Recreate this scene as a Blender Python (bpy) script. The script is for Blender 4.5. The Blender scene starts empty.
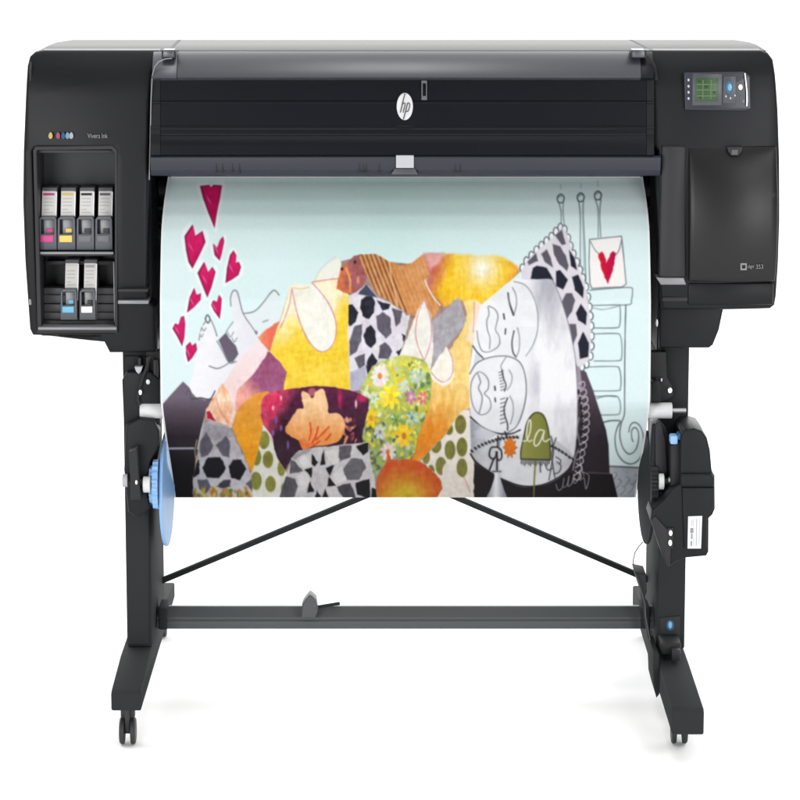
import bpy, bmesh, math, random
import numpy as np
from mathutils import Vector, Matrix
random.seed(4)
rng = np.random.default_rng(7)
SC = bpy.context.scene
COL = SC.collection

# ---------------------------------------------------------------- camera model
F = 3118.0                      # focal length in photo pixels (800 wide)
TH = math.radians(10.2)
CAM = Vector((0, -6.0, 1.684))
cT, sT = math.cos(TH), math.sin(TH)

def P(px, py, Y):
    """point of the place at depth Y that the photograph shows at (px, py)"""
    dx = (px - 400) / F
    v = (400 - py) / F
    ry = cT + v * sT
    rz = -sT + v * cT
    t = (Y - CAM.y) / ry
    return Vector((dx * t, Y, CAM.z + rz * t))

def ZZ(py, Y):
    return P(400, py, Y).z

def XX(px, py, Y):
    return P(px, py, Y).x

# ---------------------------------------------------------------- materials
def lin(c):
    c = c / 255.0
    return c / 12.92 if c <= 0.04045 else ((c + 0.055) / 1.055) ** 2.4

def mat(name, rgb, rough=0.5, spec=0.5, metal=0.0, bump=0.0, scale=900, var=0.0, coat=0.0, emit=None, es=0):
    m = bpy.data.materials.new(name)
    m.use_nodes = True
    nt = m.node_tree
    b = nt.nodes['Principled BSDF']
    b.inputs['Base Color'].default_value = (*rgb, 1)
    b.inputs['Roughness'].default_value = rough
    b.inputs['Specular IOR Level'].default_value = spec
    b.inputs['Metallic'].default_value = metal
    b.inputs['Coat Weight'].default_value = coat
    b.inputs['Coat Roughness'].default_value = 0.12
    if emit:
        b.inputs['Emission Color'].default_value = (*emit, 1)
        b.inputs['Emission Strength'].default_value = es
    tc = nt.nodes.new('ShaderNodeTexCoord')
    if bump:
        n = nt.nodes.new('ShaderNodeTexNoise')
        n.inputs['Scale'].default_value = scale
        n.inputs['Detail'].default_value = 3
        nt.links.new(tc.outputs['Object'], n.inputs['Vector'])
        bp = nt.nodes.new('ShaderNodeBump')
        bp.inputs['Strength'].default_value = bump
        bp.inputs['Distance'].default_value = 0.001
        nt.links.new(n.outputs['Fac'], bp.inputs['Height'])
        nt.links.new(bp.outputs['Normal'], b.inputs['Normal'])
    if var:
        n2 = nt.nodes.new('ShaderNodeTexNoise')
        n2.inputs['Scale'].default_value = 9
        n2.inputs['Detail'].default_value = 4
        nt.links.new(tc.outputs['Object'], n2.inputs['Vector'])
        mr = nt.nodes.new('ShaderNodeMapRange')
        mr.inputs['To Min'].default_value = max(0.02, rough - var)
        mr.inputs['To Max'].default_value = rough + var
        nt.links.new(n2.outputs['Fac'], mr.inputs['Value'])
        nt.links.new(mr.outputs['Result'], b.inputs['Roughness'])
    return m

M = {
    'casing': mat('black_casing_plastic', (0.0065, 0.0068, 0.0078), 0.40, 0.15, bump=0.06, scale=1400, var=0.05),
    'door': mat('black_door_plastic', (0.0060, 0.0060, 0.0064), 0.34, 0.24, bump=0.05, scale=1400, var=0.04),
    'strip': mat('charcoal_strip_plastic', (0.020, 0.0195, 0.022), 0.45, 0.18, bump=0.05),
    'lid': mat('slate_lid_plastic', (0.034, 0.036, 0.044), 0.33, 0.6, bump=0.03, var=0.04),
    'top': mat('silver_grey_top', (0.06, 0.06, 0.058), 0.55, 0.22, bump=0.03),
    'window': mat('smoked_window', (0.0045, 0.005, 0.0075), 0.2, 0.3, var=0.02),
    'lip': mat('slate_lip_plastic', (0.022, 0.024, 0.033), 0.4, 0.2, bump=0.03),
    'dark': mat('matt_black', (0.010, 0.010, 0.011), 0.6, 0.3),
    'bay': mat('bay_plastic', (0.014, 0.015, 0.019), 0.5, 0.35, bump=0.05),
    'tray': mat('tray_plastic', (0.055, 0.055, 0.062), 0.5, 0.4, bump=0.05),
    'seam': mat('seam_trim', (0.16, 0.16, 0.17), 0.35, 0.5),
    'frame': mat('cartridge_frame', (0.060, 0.068, 0.078), 0.45, 0.4),
    'label': mat('cartridge_label', (0.56, 0.545, 0.525), 0.55, 0.3, bump=0.03),
    'side': mat('cartridge_side', (0.78, 0.78, 0.78), 0.5, 0.3),
    'stand': mat('stand_powder_coat', (0.0250, 0.0270, 0.0280), 0.7, 0.03, bump=0.12, scale=1600, var=0.05),
    'beam': mat('beam_powder_coat', (0.062, 0.068, 0.070), 0.48, 0.3, bump=0.12, scale=1600, var=0.05),
    'motor': mat('motor_plastic', (0.0080, 0.0088, 0.0100), 0.45, 0.15, bump=0.08),
    'blue': mat('blue_plastic', (0.19, 0.35, 0.60), 0.42, 0.3, bump=0.02),
    'white': mat('white_tube', (0.50, 0.51, 0.51), 0.45, 0.3),
    'steel': mat('brushed_steel', (0.38, 0.38, 0.39), 0.38, 0.5, metal=0.7),
    'tray_light': mat('light_grey_tray', (0.75, 0.75, 0.76), 0.5, 0.4),
    'wheel': mat('caster_rubber', (0.022, 0.023, 0.024), 0.55, 0.35),
    'sticker': mat('white_sticker', (0.66, 0.66, 0.66), 0.5, 0.3),
    'ink': mat('sticker_print', (0.22, 0.22, 0.23), 0.6, 0.2),
    'led_w': mat('lit_white_indicator', (0.8, 0.8, 0.8), 0.4, 0.5, emit=(1, 1, 1), es=0.5),
    'led_g': mat('lit_green_indicator', (0.5, 0.7, 0.5), 0.4, 0.5, emit=(0.55, 0.85, 0.6), es=0.4),
    'lcd': mat('green_lcd', (0.022, 0.050, 0.018), 0.3, 0.2, emit=(0.10, 0.22, 0.07), es=0.12),
    'lcd_line': mat('lcd_print', (0.06, 0.11, 0.05), 0.5, 0.3, emit=(0.2, 0.33, 0.16), es=0.06),
    'panel': mat('panel_plastic', (0.011, 0.013, 0.021), 0.3, 0.3),
    'bezel': mat('panel_bezel', (0.040, 0.043, 0.052), 0.35, 0.35),
    'cyan_btn': mat('cyan_button', (0.08, 0.22, 0.29), 0.25, 0.5, emit=(0.3, 0.6, 0.7), es=0.08),
    'chrome': mat('chrome_trim', (0.75, 0.75, 0.76), 0.2, 0.5, metal=0.8),
    'red_light': mat('warm_indicator', (0.9, 0.75, 0.68), 0.3, 0.5, emit=(1.0, 0.82, 0.74), es=0.9),
    'silver': mat('silver_badge', (0.42, 0.42, 0.43), 0.35, 0.5),
    'badge_ink': mat('badge_letters', (0.05, 0.045, 0.042), 0.4, 0.4),
    'lettering': mat('grey_lettering', (0.17, 0.17, 0.175), 0.5, 0.3),
    'y': mat('yellow_mark', (0.60, 0.42, 0.10), 0.5, 0.3),
    'm': mat('magenta_mark', (0.45, 0.05, 0.18), 0.5, 0.3),
    'c': mat('cyan_mark', (0.13, 0.36, 0.52), 0.5, 0.3),
    'db': mat('blue_mark', (0.02, 0.08, 0.17), 0.5, 0.3),
    'k': mat('black_mark', (0.03, 0.03, 0.035), 0.5, 0.3),
    'g': mat('grey_mark', (0.33, 0.335, 0.36), 0.5, 0.3),
    'dg': mat('dark_grey_mark', (0.11, 0.11, 0.12), 0.5, 0.3),
    'lines': mat('faint_print', (0.40, 0.39, 0.38), 0.6, 0.2),
    'clear': mat('smoky_chip', (0.15, 0.155, 0.165), 0.35, 0.5),
}

# ---------------------------------------------------------------- mesh helpers
def link(name, me, m, parent=None):
    o = bpy.data.objects.new(name, me)
    COL.objects.link(o)
    if m is not None and len(me.materials) == 0:
        me.materials.append(m)
    if parent is not None:
        o.parent = parent
        if parent.type == 'EMPTY':
            o.matrix_parent_inverse = Matrix.Translation(-Vector(parent.location))
    return o

def finish(bm, name, m, parent, smooth=True, angle=32):
    bmesh.ops.recalc_face_normals(bm, faces=bm.faces[:])
    me = bpy.data.meshes.new(name)
    bm.to_mesh(me)
    bm.free()
    if smooth:
        me.polygons.foreach_set('use_smooth', [True] * len(me.polygons))
        me.set_sharp_from_angle(angle=math.radians(angle))
    return link(name, me, m, parent)

def bev(bm, w, seg=2, ang=28):
    if w <= 0: return
    es = [e for e in bm.edges if len(e.link_faces) == 2 and e.calc_face_angle(0) > math.radians(ang)]
    bmesh.ops.bevel(bm, geom=es, offset=w, segments=seg, affect='EDGES', profile=0.5, clamp_overlap=True)

def round_poly(pts, r, n=5):
    """round the corners of a 2-D outline; r = radius or list of radii"""
    out = []
    N = len(pts)
    for i, p in enumerate(pts):
        rr = r[i] if isinstance(r, (list, tuple)) else r
        a = Vector(pts[i - 1]); b = Vector(p); c = Vector(pts[(i + 1) % N])
        if rr <= 0:
            out.append((b.x, b.y)); continue
        u = (a - b); v = (c - b)
        d = min(rr, u.length * 0.45, v.length * 0.45)
        s = b + u.normalized() * d; e = b + v.normalized() * d
        for k in range(n + 1):
            t = k / n
            q = s * (1 - t) ** 2 + b * 2 * t * (1 - t) + e * t * t
            out.append((q.x, q.y))
    return out

def plate_mesh(outer, holes, Yf, Yb, bevel=0.0, res=2):
    """outline(s) in world X,Z between depths Yf (front) and Yb, with a rounded rim"""
    cu = bpy.data.curves.new('tmp', 'CURVE')
    cu.dimensions = '2D'
    cu.fill_mode = 'BOTH'
    for ring in [outer] + list(holes):
        sp = cu.splines.new('POLY')
        sp.points.add(len(ring) - 1)
        for q, (x, z) in zip(sp.points, ring):
            q.co = (x, z, 0, 1)
        sp.use_cyclic_u = True
    cu.extrude = max(0.00005, (Yb - Yf) / 2 - bevel)
    cu.bevel_depth = bevel
    cu.bevel_resolution = res
    cu.offset = -bevel
    o = bpy.data.objects.new('tmp', cu)
    COL.objects.link(o)
    dg = bpy.context.evaluated_depsgraph_get()
    me = bpy.data.meshes.new_from_object(o.evaluated_get(dg))
    bpy.data.objects.remove(o)
    bpy.data.curves.remove(cu)
    ym = (Yf + Yb) / 2
    for v in me.vertices:
        x, y, z = v.co
        v.co = (x, ym - z, y)
    return me

def plate(name, m, parent, outer, Yf, Yb, holes=(), bevel=0.0, px=True, r=0, hr=0, pillow=None, step=0.02):
    """outer/holes as photo pixels on the plane Yf (px=True)"""
    def cv(ring, rr):
        ring = round_poly(ring, rr) if rr else ring
        if px:
            return [(P(a, b, Yf).x, P(a, b, Yf).z) for a, b in ring]
        return ring
    me = plate_mesh(cv(outer, r), [cv(h, hr) for h in holes], Yf, Yb, bevel)
    bm = bmesh.new()
    bm.from_mesh(me)
    bpy.data.meshes.remove(me)
    bmesh.ops.remove_doubles(bm, verts=bm.verts[:], dist=1e-5)
    if pillow:
        xs = [v.co.x for v in bm.verts]; zs = [v.co.z for v in bm.verts]
        x0, x1, z0, z1 = min(xs), max(xs), min(zs), max(zs)
        for i in range(1, int((x1 - x0) / step)):
            bmesh.ops.bisect_plane(bm, geom=bm.verts[:] + bm.edges[:] + bm.faces[:], plane_co=(x0 + i * step, 0, 0), plane_no=(1, 0, 0))
        for i in range(1, int((z1 - z0) / step)):
            bmesh.ops.bisect_plane(bm, geom=bm.verts[:] + bm.edges[:] + bm.faces[:], plane_co=(0, 0, z0 + i * step), plane_no=(0, 0, 1))
        for v in bm.verts:
            k = max(0.0, min(1.0, (Yb - v.co.y) / (Yb - Yf)))
            v.co.y += k * pillow((v.co.x - x0) / (x1 - x0), (v.co.z - z0) / (z1 - z0))
    return finish(bm, name, m, parent)

def box_bm(bm, x0, x1, y0, y1, z0, z1, bevel=0.0, seg=2):
    b = bmesh.new()
    bmesh.ops.create_cube(b, size=1)
    for v in b.verts:
        v.co = Vector(((x0 + x1) / 2 + v.co.x * (x1 - x0), (y0 + y1) / 2 + v.co.y * (y1 - y0), (z0 + z1) / 2 + v.co.z * (z1 - z0)))
    bev(b, bevel, seg)
    merge(bm, b)

def merge(bm, b):
    me = bpy.data.meshes.new('t')
    b.to_mesh(me); b.free()
    bm.from_mesh(me)
    bpy.data.meshes.remove(me)

def box(name, m, parent, x0, x1, y0, y1, z0, z1, bevel=0.002):
    bm = bmesh.new()
    box_bm(bm, x0, x1, y0, y1, z0, z1, bevel)
    return finish(bm, name, m, parent)

def pbox(name, m, parent, ax, ay, bx, by, Yf, Yb, bevel=0.002):
    """box whose front face spans photo pixels ax..bx, ay..by on plane Yf"""
    a = P(ax, (ay + by) / 2, Yf).x; b = P(bx, (ay + by) / 2, Yf).x
    return box(name, m, parent, a, b, Yf, Yb, ZZ(by, Yf), ZZ(ay, Yf), bevel)

def loft_x(name, m, parent, prof, X0, X1, bevel=0.0, closed=True):
    """closed Y,Z profile swept along X"""
    bm = bmesh.new()
    a = [bm.verts.new((X0, y, z)) for y, z in prof]
    b = [bm.verts.new((X1, y, z)) for y, z in prof]
    n = len(prof)
    for i in range(n):
        j = (i + 1) % n
        bm.faces.new((a[i], a[j], b[j], b[i]))
    bm.faces.new(a); bm.faces.new(b)
    bmesh.ops.recalc_face_normals(bm, faces=bm.faces[:])
    bev(bm, bevel, 2)
    return finish(bm, name, m, parent)

def lathe_x_bm(bm, prof, y, z, n=40, capped=True):
    """prof: list of (x, radius) revolved about an X axis through y,z"""
    rings = []
    for x, r in prof:
        rings.append([bm.verts.new((x, y + r * math.cos(2 * math.pi * k / n), z + r * math.sin(2 * math.pi * k / n))) for k in range(n)])
    for a, b in zip(rings, rings[1:]):
        for k in range(n):
            bm.faces.new((a[k], a[(k + 1) % n], b[(k + 1) % n], b[k]))
    if capped:
        bm.faces.new(rings[0]); bm.faces.new(rings[-1])

def lathe_x(name, m, parent, prof, y, z, n=40):
    bm = bmesh.new()
    lathe_x_bm(bm, prof, y, z, n)
    return finish(bm, name, m, parent)

def tube(name, m, parent, pts, r, n=10):
    bm = bmesh.new()
    rings = []
    for i, p in enumerate(pts):
        p = Vector(p)
        t = (Vector(pts[min(i + 1, len(pts) - 1)]) - Vector(pts[max(i - 1, 0)])).normalized()
        u = t.cross(Vector((0, 1, 0.02))).normalized(); w = t.cross(u)
        rings.append([bm.verts.new(p + (u * math.cos(2 * math.pi * k / n) + w * math.sin(2 * math.pi * k / n)) * r) for k in range(n)])
    for a, b in zip(rings, rings[1:]):
        for k in range(n):
            bm.faces.new((a[k], a[(k + 1) % n], b[(k + 1) % n], b[k]))
    bm.faces.new(rings[0]); bm.faces.new(rings[-1])
    return finish(bm, name, m, parent)

def bar(name, m, parent, a, b, h, d, bevel=0.002):
    """rectangular bar from a to b, section h (in picture plane) by d (depth)"""
    a, b = Vector(a), Vector(b)
    t = (b - a).normalized(); yv = Vector((0, 1, 0)); u = t.cross(yv).normalized(); w = u.cross(t)
    bm = bmesh.new()
    q = [u * (h / 2) + w * (d / 2), u * (h / 2) - w * (d / 2), -u * (h / 2) - w * (d / 2), -u * (h / 2) + w * (d / 2)]
    A = [bm.verts.new(a + k) for k in q]; B = [bm.verts.new(b + k) for k in q]
    for i in range(4):
        bm.faces.new((A[i], A[(i + 1) % 4], B[(i + 1) % 4], B[i]))
    bm.faces.new(A); bm.faces.new(B)
    bmesh.ops.recalc_face_normals(bm, faces=bm.faces[:])
    bev(bm, bevel)
    return finish(bm, name, m, parent)

def text(name, s, m, parent, px, py, w_px, h_px, Y, thick=0.0006, shear=0.0, bold=0.0):
    cu = bpy.data.curves.new('t', 'FONT')
    cu.body = s; cu.size = 1; cu.extrude = 0.01; cu.shear = shear; cu.offset = bold
    o = bpy.data.objects.new('t', cu); COL.objects.link(o)
    dg = bpy.context.evaluated_depsgraph_get()
    me = bpy.data.meshes.new_from_object(o.evaluated_get(dg))
    bpy.data.objects.remove(o); bpy.data.curves.remove(cu)
    xs = [v.co.x for v in me.vertices]; ys = [v.co.y for v in me.vertices]
    x0, x1, y0, y1 = min(xs), max(xs), min(ys), max(ys)
    a = P(px - w_px / 2, py + h_px / 2, Y); b = P(px + w_px / 2, py - h_px / 2, Y)
    for v in me.vertices:
        u = (v.co.x - x0) / (x1 - x0); k = (v.co.y - y0) / (y1 - y0)
        v.co = (a.x + u * (b.x - a.x), Y - (thick if v.co.z > 0 else 0), a.z + k * (b.z - a.z))
    return link(name, me, m, parent)

def empty(name, loc):
    o = bpy.data.objects.new(name, None)
    o.location = loc
    COL.objects.link(o)
    return o

def tag(o, label=None, cat=None, group=None, kind=None):
    if label: o['label'] = label
    if cat: o['category'] = cat
    if group: o['group'] = group
    if kind: o['kind'] = kind
    return o

# ================================================================ THE SETTING
bm = bmesh.new()
bmesh.ops.create_grid(bm, x_segments=2, y_segments=2, size=60)
floor = finish(bm, 'floor', mat('white_studio_floor', (0.93, 0.93, 0.93), 0.9, 0.0), None)
tag(floor, 'seamless pure white studio floor under the printer', 'floor', kind='structure')

# ================================================================ THE PRINTER
PR = empty('large_format_printer', (0, 0, 0))
tag(PR, 'wide black large format printer on a wheeled stand', 'printer')

YF = -0.10                # front plane of the two end pods
YB = 0.24                 # back of the casing

# ---- casing of the ink pod (left)
def pil_left(u, v):
    return -0.010 * (1 - (2 * u - 1) ** 2) * (1 - v ** 8) - 0.012 * math.sin(math.pi * min(1, max(0, v))) + 0.020 * max(0, (v - 0.86) / 0.14) ** 2
pod_l = plate('ink_pod_casing', M['casing'], PR,
      [(27, 66), (29, 57), (34, 52.5), (42, 51), (158, 51), (164, 57), (156, 62), (152, 72), (150, 100), (148.5, 180), (148, 300), (156, 306), (157, 352), (110, 352), (105, 342), (103, 335),
       (33, 335), (30, 329), (25.5, 260), (23.5, 200), (24, 150), (26, 95)],
      YF, YF + 0.065, holes=[[(33.5, 150.5), (35.5, 147.5), (112, 146.5), (115.5, 150), (116, 331), (39, 331)]], bevel=0.005, r=0, pillow=pil_left, step=0.016)
# bay interior
bay = pbox('ink_bay', M['bay'], PR, 36, 149, 118, 331, YF + 0.10, YF + 0.13, 0)
# rim around the opening
plate('bay_rim', M['strip'], PR, [(33.0, 150.5), (35.2, 146.5), (112.5, 145.5), (117.2, 150), (117.5, 333), (37.5, 333)], YF - 0.022, YF + 0.05,
      holes=[[(36.5, 153), (37.2, 150.2), (111.5, 149.5), (114.6, 153), (114.8, 329.5), (41.5, 329.5)]], bevel=0.0012, r=0)
pbox('bay_shelf', M['strip'], PR, 39.5, 251.5, 114, 256, YF - 0.012, YF + 0.10, 0.0015)
pbox('shelf_edge', M['seam'], PR, 40, 252, 113.5, 254.2, YF - 0.015, YF - 0.0125, 0.0006)
pbox('bay_sill', M['seam'], PR, 38, 327.2, 116.5, 330, YF - 0.030, YF + 0.02, 0.0012)
# inner left wall ribs
pbox('bay_wall', M['strip'], PR, 36, 152, 40, 328, YF + 0.008, YF + 0.10, 0.001)
pbox('bay_ceiling_strip', M['bay'], PR, 37, 150, 115, 153, YF - 0.005, YF + 0.10, 0.001)
# lower tray with steps
for k, (a, b, dy) in enumerate(((288, 294.5, 0.012), (295, 303.3, 0.008), (304.2, 312, 0.004), (312.6, 320, 0.0))):
    pbox('tray_step', M['tray'], PR, 44, a, 114.2, b, YF + 0.03 + dy, YF + 0.09, 0.0012)
pbox('tray_base', M['strip'], PR, 43, 320.5, 115, 325.5, YF + 0.012, YF + 0.09, 0.0015)
pbox('tray_bar', M['strip'], PR, 46, 261, 114, 265, YF + 0.05, YF + 0.09, 0.001)
pbox('bay_trim', M['seam'], PR, 113.6, 262, 114.8, 322, YF + 0.0, YF + 0.05, 0.0005)
# pale drip tray seen below the pod
plate('drip_tray', M['tray_light'], PR, [(41, 335.5), (104, 335.5), (104, 341), (62, 341)], YF + 0.03, YF + 0.2, bevel=0.001)
# right-hand strip details on the pod
pbox('pod_band', M['strip'], PR, 117.8, 289, 148, 292, YF - 0.028, YF + 0.02, 0.0012)
pbox('pod_band', M['seam'], PR, 117.8, 300.5, 148.5, 304, YF - 0.029, YF + 0.02, 0.0012)
pbox('side_screw_cover', M['seam'], PR, 28.8, 299, 31.5, 305, YF - 0.008, YF + 0.02, 0.001)
# outer cheek ridge
tube('cheek_ridge', M['strip'], PR, [P(x, y, YF - 0.001) for x, y in ((31, 62), (29.3, 100), (28.2, 160), (28.2, 220), (30.2, 270), (34.5, 326))], 0.0022, 8)

# colour drops and wording above the bay
DR = {'y': mat('yellow_drop', (0.34, 0.27, 0.07), 0.5, 0.2), 'm': mat('magenta_drop', (0.24, 0.035, 0.10), 0.5, 0.2), 'db': mat('blue_drop', (0.015, 0.06, 0.12), 0.5, 0.2),
      'c': mat('pale_blue_drop', (0.10, 0.20, 0.28), 0.5, 0.2), 'g': mat('pale_grey_drop', (0.25, 0.26, 0.27), 0.5, 0.2)}
for px, mm, dx in ((50.5, 'y', 0), (58, 'm', 0), (63.2, 'db', 0), (67.5, 'c', 0), (71.2, 'g', 0)):
    Yd = YF - 0.0255
    dr = [(px + 2.3 * math.sin(t) * (0.55 + 0.45 * math.sin(t / 2)), 135.6 - 3.3 * math.cos(t)) for t in [2 * math.pi * k / 14 for k in range(14)]]
    plate('ink_drop_mark', DR[mm], PR, dr, Yd, Yd + 0.006)
text('wording', 'Vivera Ink', M['lettering'], PR, 97.8, 135.6, 20, 4.6, YF - 0.021, 0.004)

# ---- right pod
def pil_right(u, v):
    return -0.012 * (1 - (2 * u - 1) ** 2) * (1 - v ** 8) - 0.010 * math.sin(math.pi * v) + 0.020 * max(0, (v - 0.86) / 0.14) ** 2
pod_r = plate('control_pod_casing', M['casing'], PR,
      [(646, 51), (762, 51), (769, 53.5), (773.5, 60), (775.3, 75), (777.5, 110), (779, 160), (779.2, 220), (778, 262), (776, 296), (774.5, 305), (770, 308.5), (724, 309),
       (661, 309), (659, 285), (657, 150), (652, 145), (652, 90), (650, 72), (646, 62), (641, 57)],
      YF, YF + 0.065, bevel=0.005, pillow=pil_right, step=0.016)
plate('pod_underside', M['casing'], PR, [(659.5, 306), (724, 306), (719, 330), (713, 345), (709, 348), (659, 348)], YF + 0.012, YB - 0.03, bevel=0.004)
def pil_door(u, v):
    return -0.010 * (1 - (2 * u - 1) ** 2) * (1 - v ** 8) - 0.020 * math.sin(math.pi * (0.15 + 0.85 * v))
door = plate('door', M['door'], PR, [(688.5, 146.5), (776.2, 146.5), (777.0, 190), (776.2, 250), (774.5, 280.5), (688.5, 280.5)], YF - 0.020, YF + 0.02, bevel=0.003, pillow=pil_door, step=0.012)
plate('latch', M['strip'], door, [(727, 147), (743, 147), (741.5, 152), (738, 155.5), (731, 155.5), (728.5, 152)], YF - 0.0345, YF - 0.015, bevel=0.001)
pbox('latch', M['g'] if False else M['tray'], door, 731.5, 149.5, 738, 155, YF - 0.0375, YF - 0.0348, 0.001)
pbox('lower_band', M['casing'], PR, 688, 283, 773.5, 305, YF - 0.018, YF + 0.02, 0.004)
plate('inner_strip', M['strip'], PR, [(661.5, 146), (686, 146), (686, 277), (659, 277)], YF - 0.020, YF + 0.02, bevel=0.003,
      pillow=lambda u, v: -0.004 * math.sin(math.pi * u), step=0.02)
plate('strip_foot', M['seam'], PR, [(656, 277.5), (684, 277.5), (686.5, 285), (661, 285)], YF - 0.020, YF + 0.03, bevel=0.003)
pbox('inner_strip_base', M['strip'], PR, 662, 297, 690, 302, YF - 0.014, YF + 0.02, 0.003)
# lettering on the door
sq = plate('lettering', M['lettering'], door, [(740.5, 263.2), (746.8, 263.2), (746.8, 270.2), (740.5, 270.2)], YF - 0.0462, YF - 0.038,
      holes=[[(741.9, 264.9), (745.4, 264.9), (745.4, 268.5), (741.9, 268.5)]])
text('lettering', 'sign', M['lettering'], door, 750.4, 266.4, 6.4, 4.2, YF - 0.0395, 0.006)
text('lettering', '353', M['lettering'], door, 759.2, 266.2, 7.0, 4.2, YF - 0.0385, 0.006)

# ---- control panel
cp = plate('control_panel', M['panel'], PR, [(684, 73), (744, 72), (750, 76), (751, 109), (744, 111), (685, 110)], YF - 0.0245, YF + 0.0, bevel=0.0015, r=1.5)
Yp = YF - 0.0250
pbox('bezel', M['bezel'], cp, 692.5, 73.8, 722, 105.5, Yp - 0.001, Yp + 0.004, 0.0008)
scr = pbox('screen', M['lcd'], cp, 695.5, 78.5, 718.2, 101.5, Yp - 0.0018, Yp + 0.003, 0.0003)
for a in (702.5, 710.5):
    pbox('screen_mark', M['lcd_line'], cp, a, 80, a + 0.9, 99, Yp - 0.0021, Yp - 0.0015, 0)
for a in (84, 89.5, 95.5):
    pbox('screen_mark', M['lcd_line'], cp, 696.5, a, 716.5, a + 0.9, Yp - 0.0023, Yp - 0.0015, 0)
for a, b in ((698, 81.5), (705, 87), (713, 92.5), (699, 98)):
    pbox('screen_mark', M['panel'], cp, a, b - 1, a + 2.6, b + 0.6, Yp - 0.0022, Yp - 0.0015, 0)
for yy in (80, 86.3, 92.3, 98.5):
    e = [(688.6 + 1.1 * math.cos(t), yy + 1.4 * math.sin(t)) for t in [2 * math.pi * k / 12 for k in range(12)]]
    plate('button', M['g'], cp, e, Yp - 0.0015, Yp + 0.003, bevel=0.0003)
pbox('button_pad', M['bezel'], cp, 723.5, 76, 736, 103.5, Yp - 0.0008, Yp + 0.004, 0.0008)
def ell(cx, cy, rx, ry, n=20):
    return [(cx + rx * math.cos(2 * math.pi * k / n), cy + ry * math.sin(2 * math.pi * k / n)) for k in range(n)]
plate('button_ring', M['db'], cp, ell(729.3, 87.3, 3.9, 6.4), Yp - 0.0022, Yp + 0.003, bevel=0.0006)
plate('button', M['cyan_btn'], cp, ell(729.8, 87.2, 2.2, 3.8), Yp - 0.0035, Yp - 0.001, bevel=0.0008)
for q in ((726, 96.3), (730.5, 98.2), (735, 95.5)):
    plate('button', M['g'], cp, ell(*q, 0.8, 1.1, 10), Yp - 0.0016, Yp + 0.001)
plate('power_light', M['red_light'], cp, ell(740.6, 87.2, 1.9, 2.7), Yp - 0.0025, Yp + 0.001, bevel=0.0006)
pbox('key_mark', M['frame'], cp, 740, 96, 741.3, 101, Yp - 0.0012, Yp + 0.001, 0)
plate('key_mark', M['dg'], cp, ell(743.2, 101, 1.4, 1.8, 10), Yp - 0.0012, Yp + 0.001)
tube('chrome_handle', M['chrome'], cp, [P(x, y, Yp - 0.004) for x, y in ((744.9, 73), (746.1, 82), (747, 92), (747.2, 100), (746.8, 106))], 0.0015, 8)

box('pod_body', M['casing'], PR, XX(34, 200, YF), XX(149, 200, YF), YF + 0.131, YB - 0.004, ZZ(331, YF), ZZ(51, YF) - 0.012, 0.006)
box('pod_body', M['casing'], PR, XX(34, 200, YF), XX(149, 200, YF), YF + 0.0652, YF + 0.1308, ZZ(146, YF), ZZ(51, YF) - 0.012, 0.0)
box('pod_cheek', M['casing'], PR, XX(30, 200, YF), XX(35.5, 200, YF), YF + 0.0652, YF + 0.15, ZZ(326, YF), ZZ(64, YF), 0.002)
box('pod_cheek', M['casing'], PR, XX(117.5, 200, YF), XX(148.5, 200, YF), YF + 0.0652, YF + 0.1308, ZZ(331, YF), ZZ(147, YF), 0.0)
box('pod_body', M['casing'], PR, XX(662, 200, YF), XX(771, 200, YF), YF + 0.0652, YB - 0.004, ZZ(304, YF), ZZ(51, YF) - 0.012, 0.006)
# ---- centre hood : top, lid, window, lip
Xa, Xb = XX(152, 60, YF), XX(652, 60, YF)
zt = ZZ(51, YF + 0.02)
bmt = bmesh.new()
xl_, xr_, y0_ = XX(37, 51, YF), XX(768, 51, YF), YF + 0.026
plan = [(xl_, y0_), (xr_, y0_), (xr_ + 0.002, 0.10), (xr_ - 0.004, 0.17), (xr_ - 0.026, YB), (xl_ + 0.030, YB), (xl_ + 0.006, 0.16), (xl_ + 0.001, 0.08)]
ta = [bmt.verts.new((x, y, zt + 0.001)) for x, y in plan]; tb_ = [bmt.verts.new((x, y, zt - 0.012)) for x, y in plan]
bmt.faces.new(ta); bmt.faces.new(tb_)
for k in range(len(plan)):
    bmt.faces.new((ta[k], ta[(k + 1) % len(plan)], tb_[(k + 1) % len(plan)], tb_[k]))
bmesh.ops.recalc_face_normals(bmt, faces=bmt.faces[:])
bev(bmt, 0.0025)
top = finish(bmt, 'top_cover', M['top'], PR)
# seams and hinges in the top
for (a, b, c, d) in ((168.5, 50.5, 178.5, 41), (652, 50.5, 632, 38.8)):
    p1 = P(a, b, YF + 0.02); p2 = P(c, d, YB - 0.03)
    bar('top_seam', M['dark'], PR, (p1.x, YF + 0.028, zt + 0.0008), (p2.x, YB - 0.006, zt + 0.0008), 0.0016, 0.006, 0)
lid_prof = [(YF + 0.022, zt - 0.0015), (YF + 0.012, ZZ(51.2, YF + 0.012)), (YF + 0.000, ZZ(55, YF)), (YF - 0.022, ZZ(66, YF - 0.022)), (YF - 0.036, ZZ(77.6, YF - 0.036)),
            (YF - 0.020, ZZ(80, YF - 0.02)), (YF + 0.022, ZZ(80, YF + 0.022))]
loft_x('lid', M['lid'], PR, lid_prof, XX(178, 60, YF), XX(640, 60, YF), 0.0012)
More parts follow.
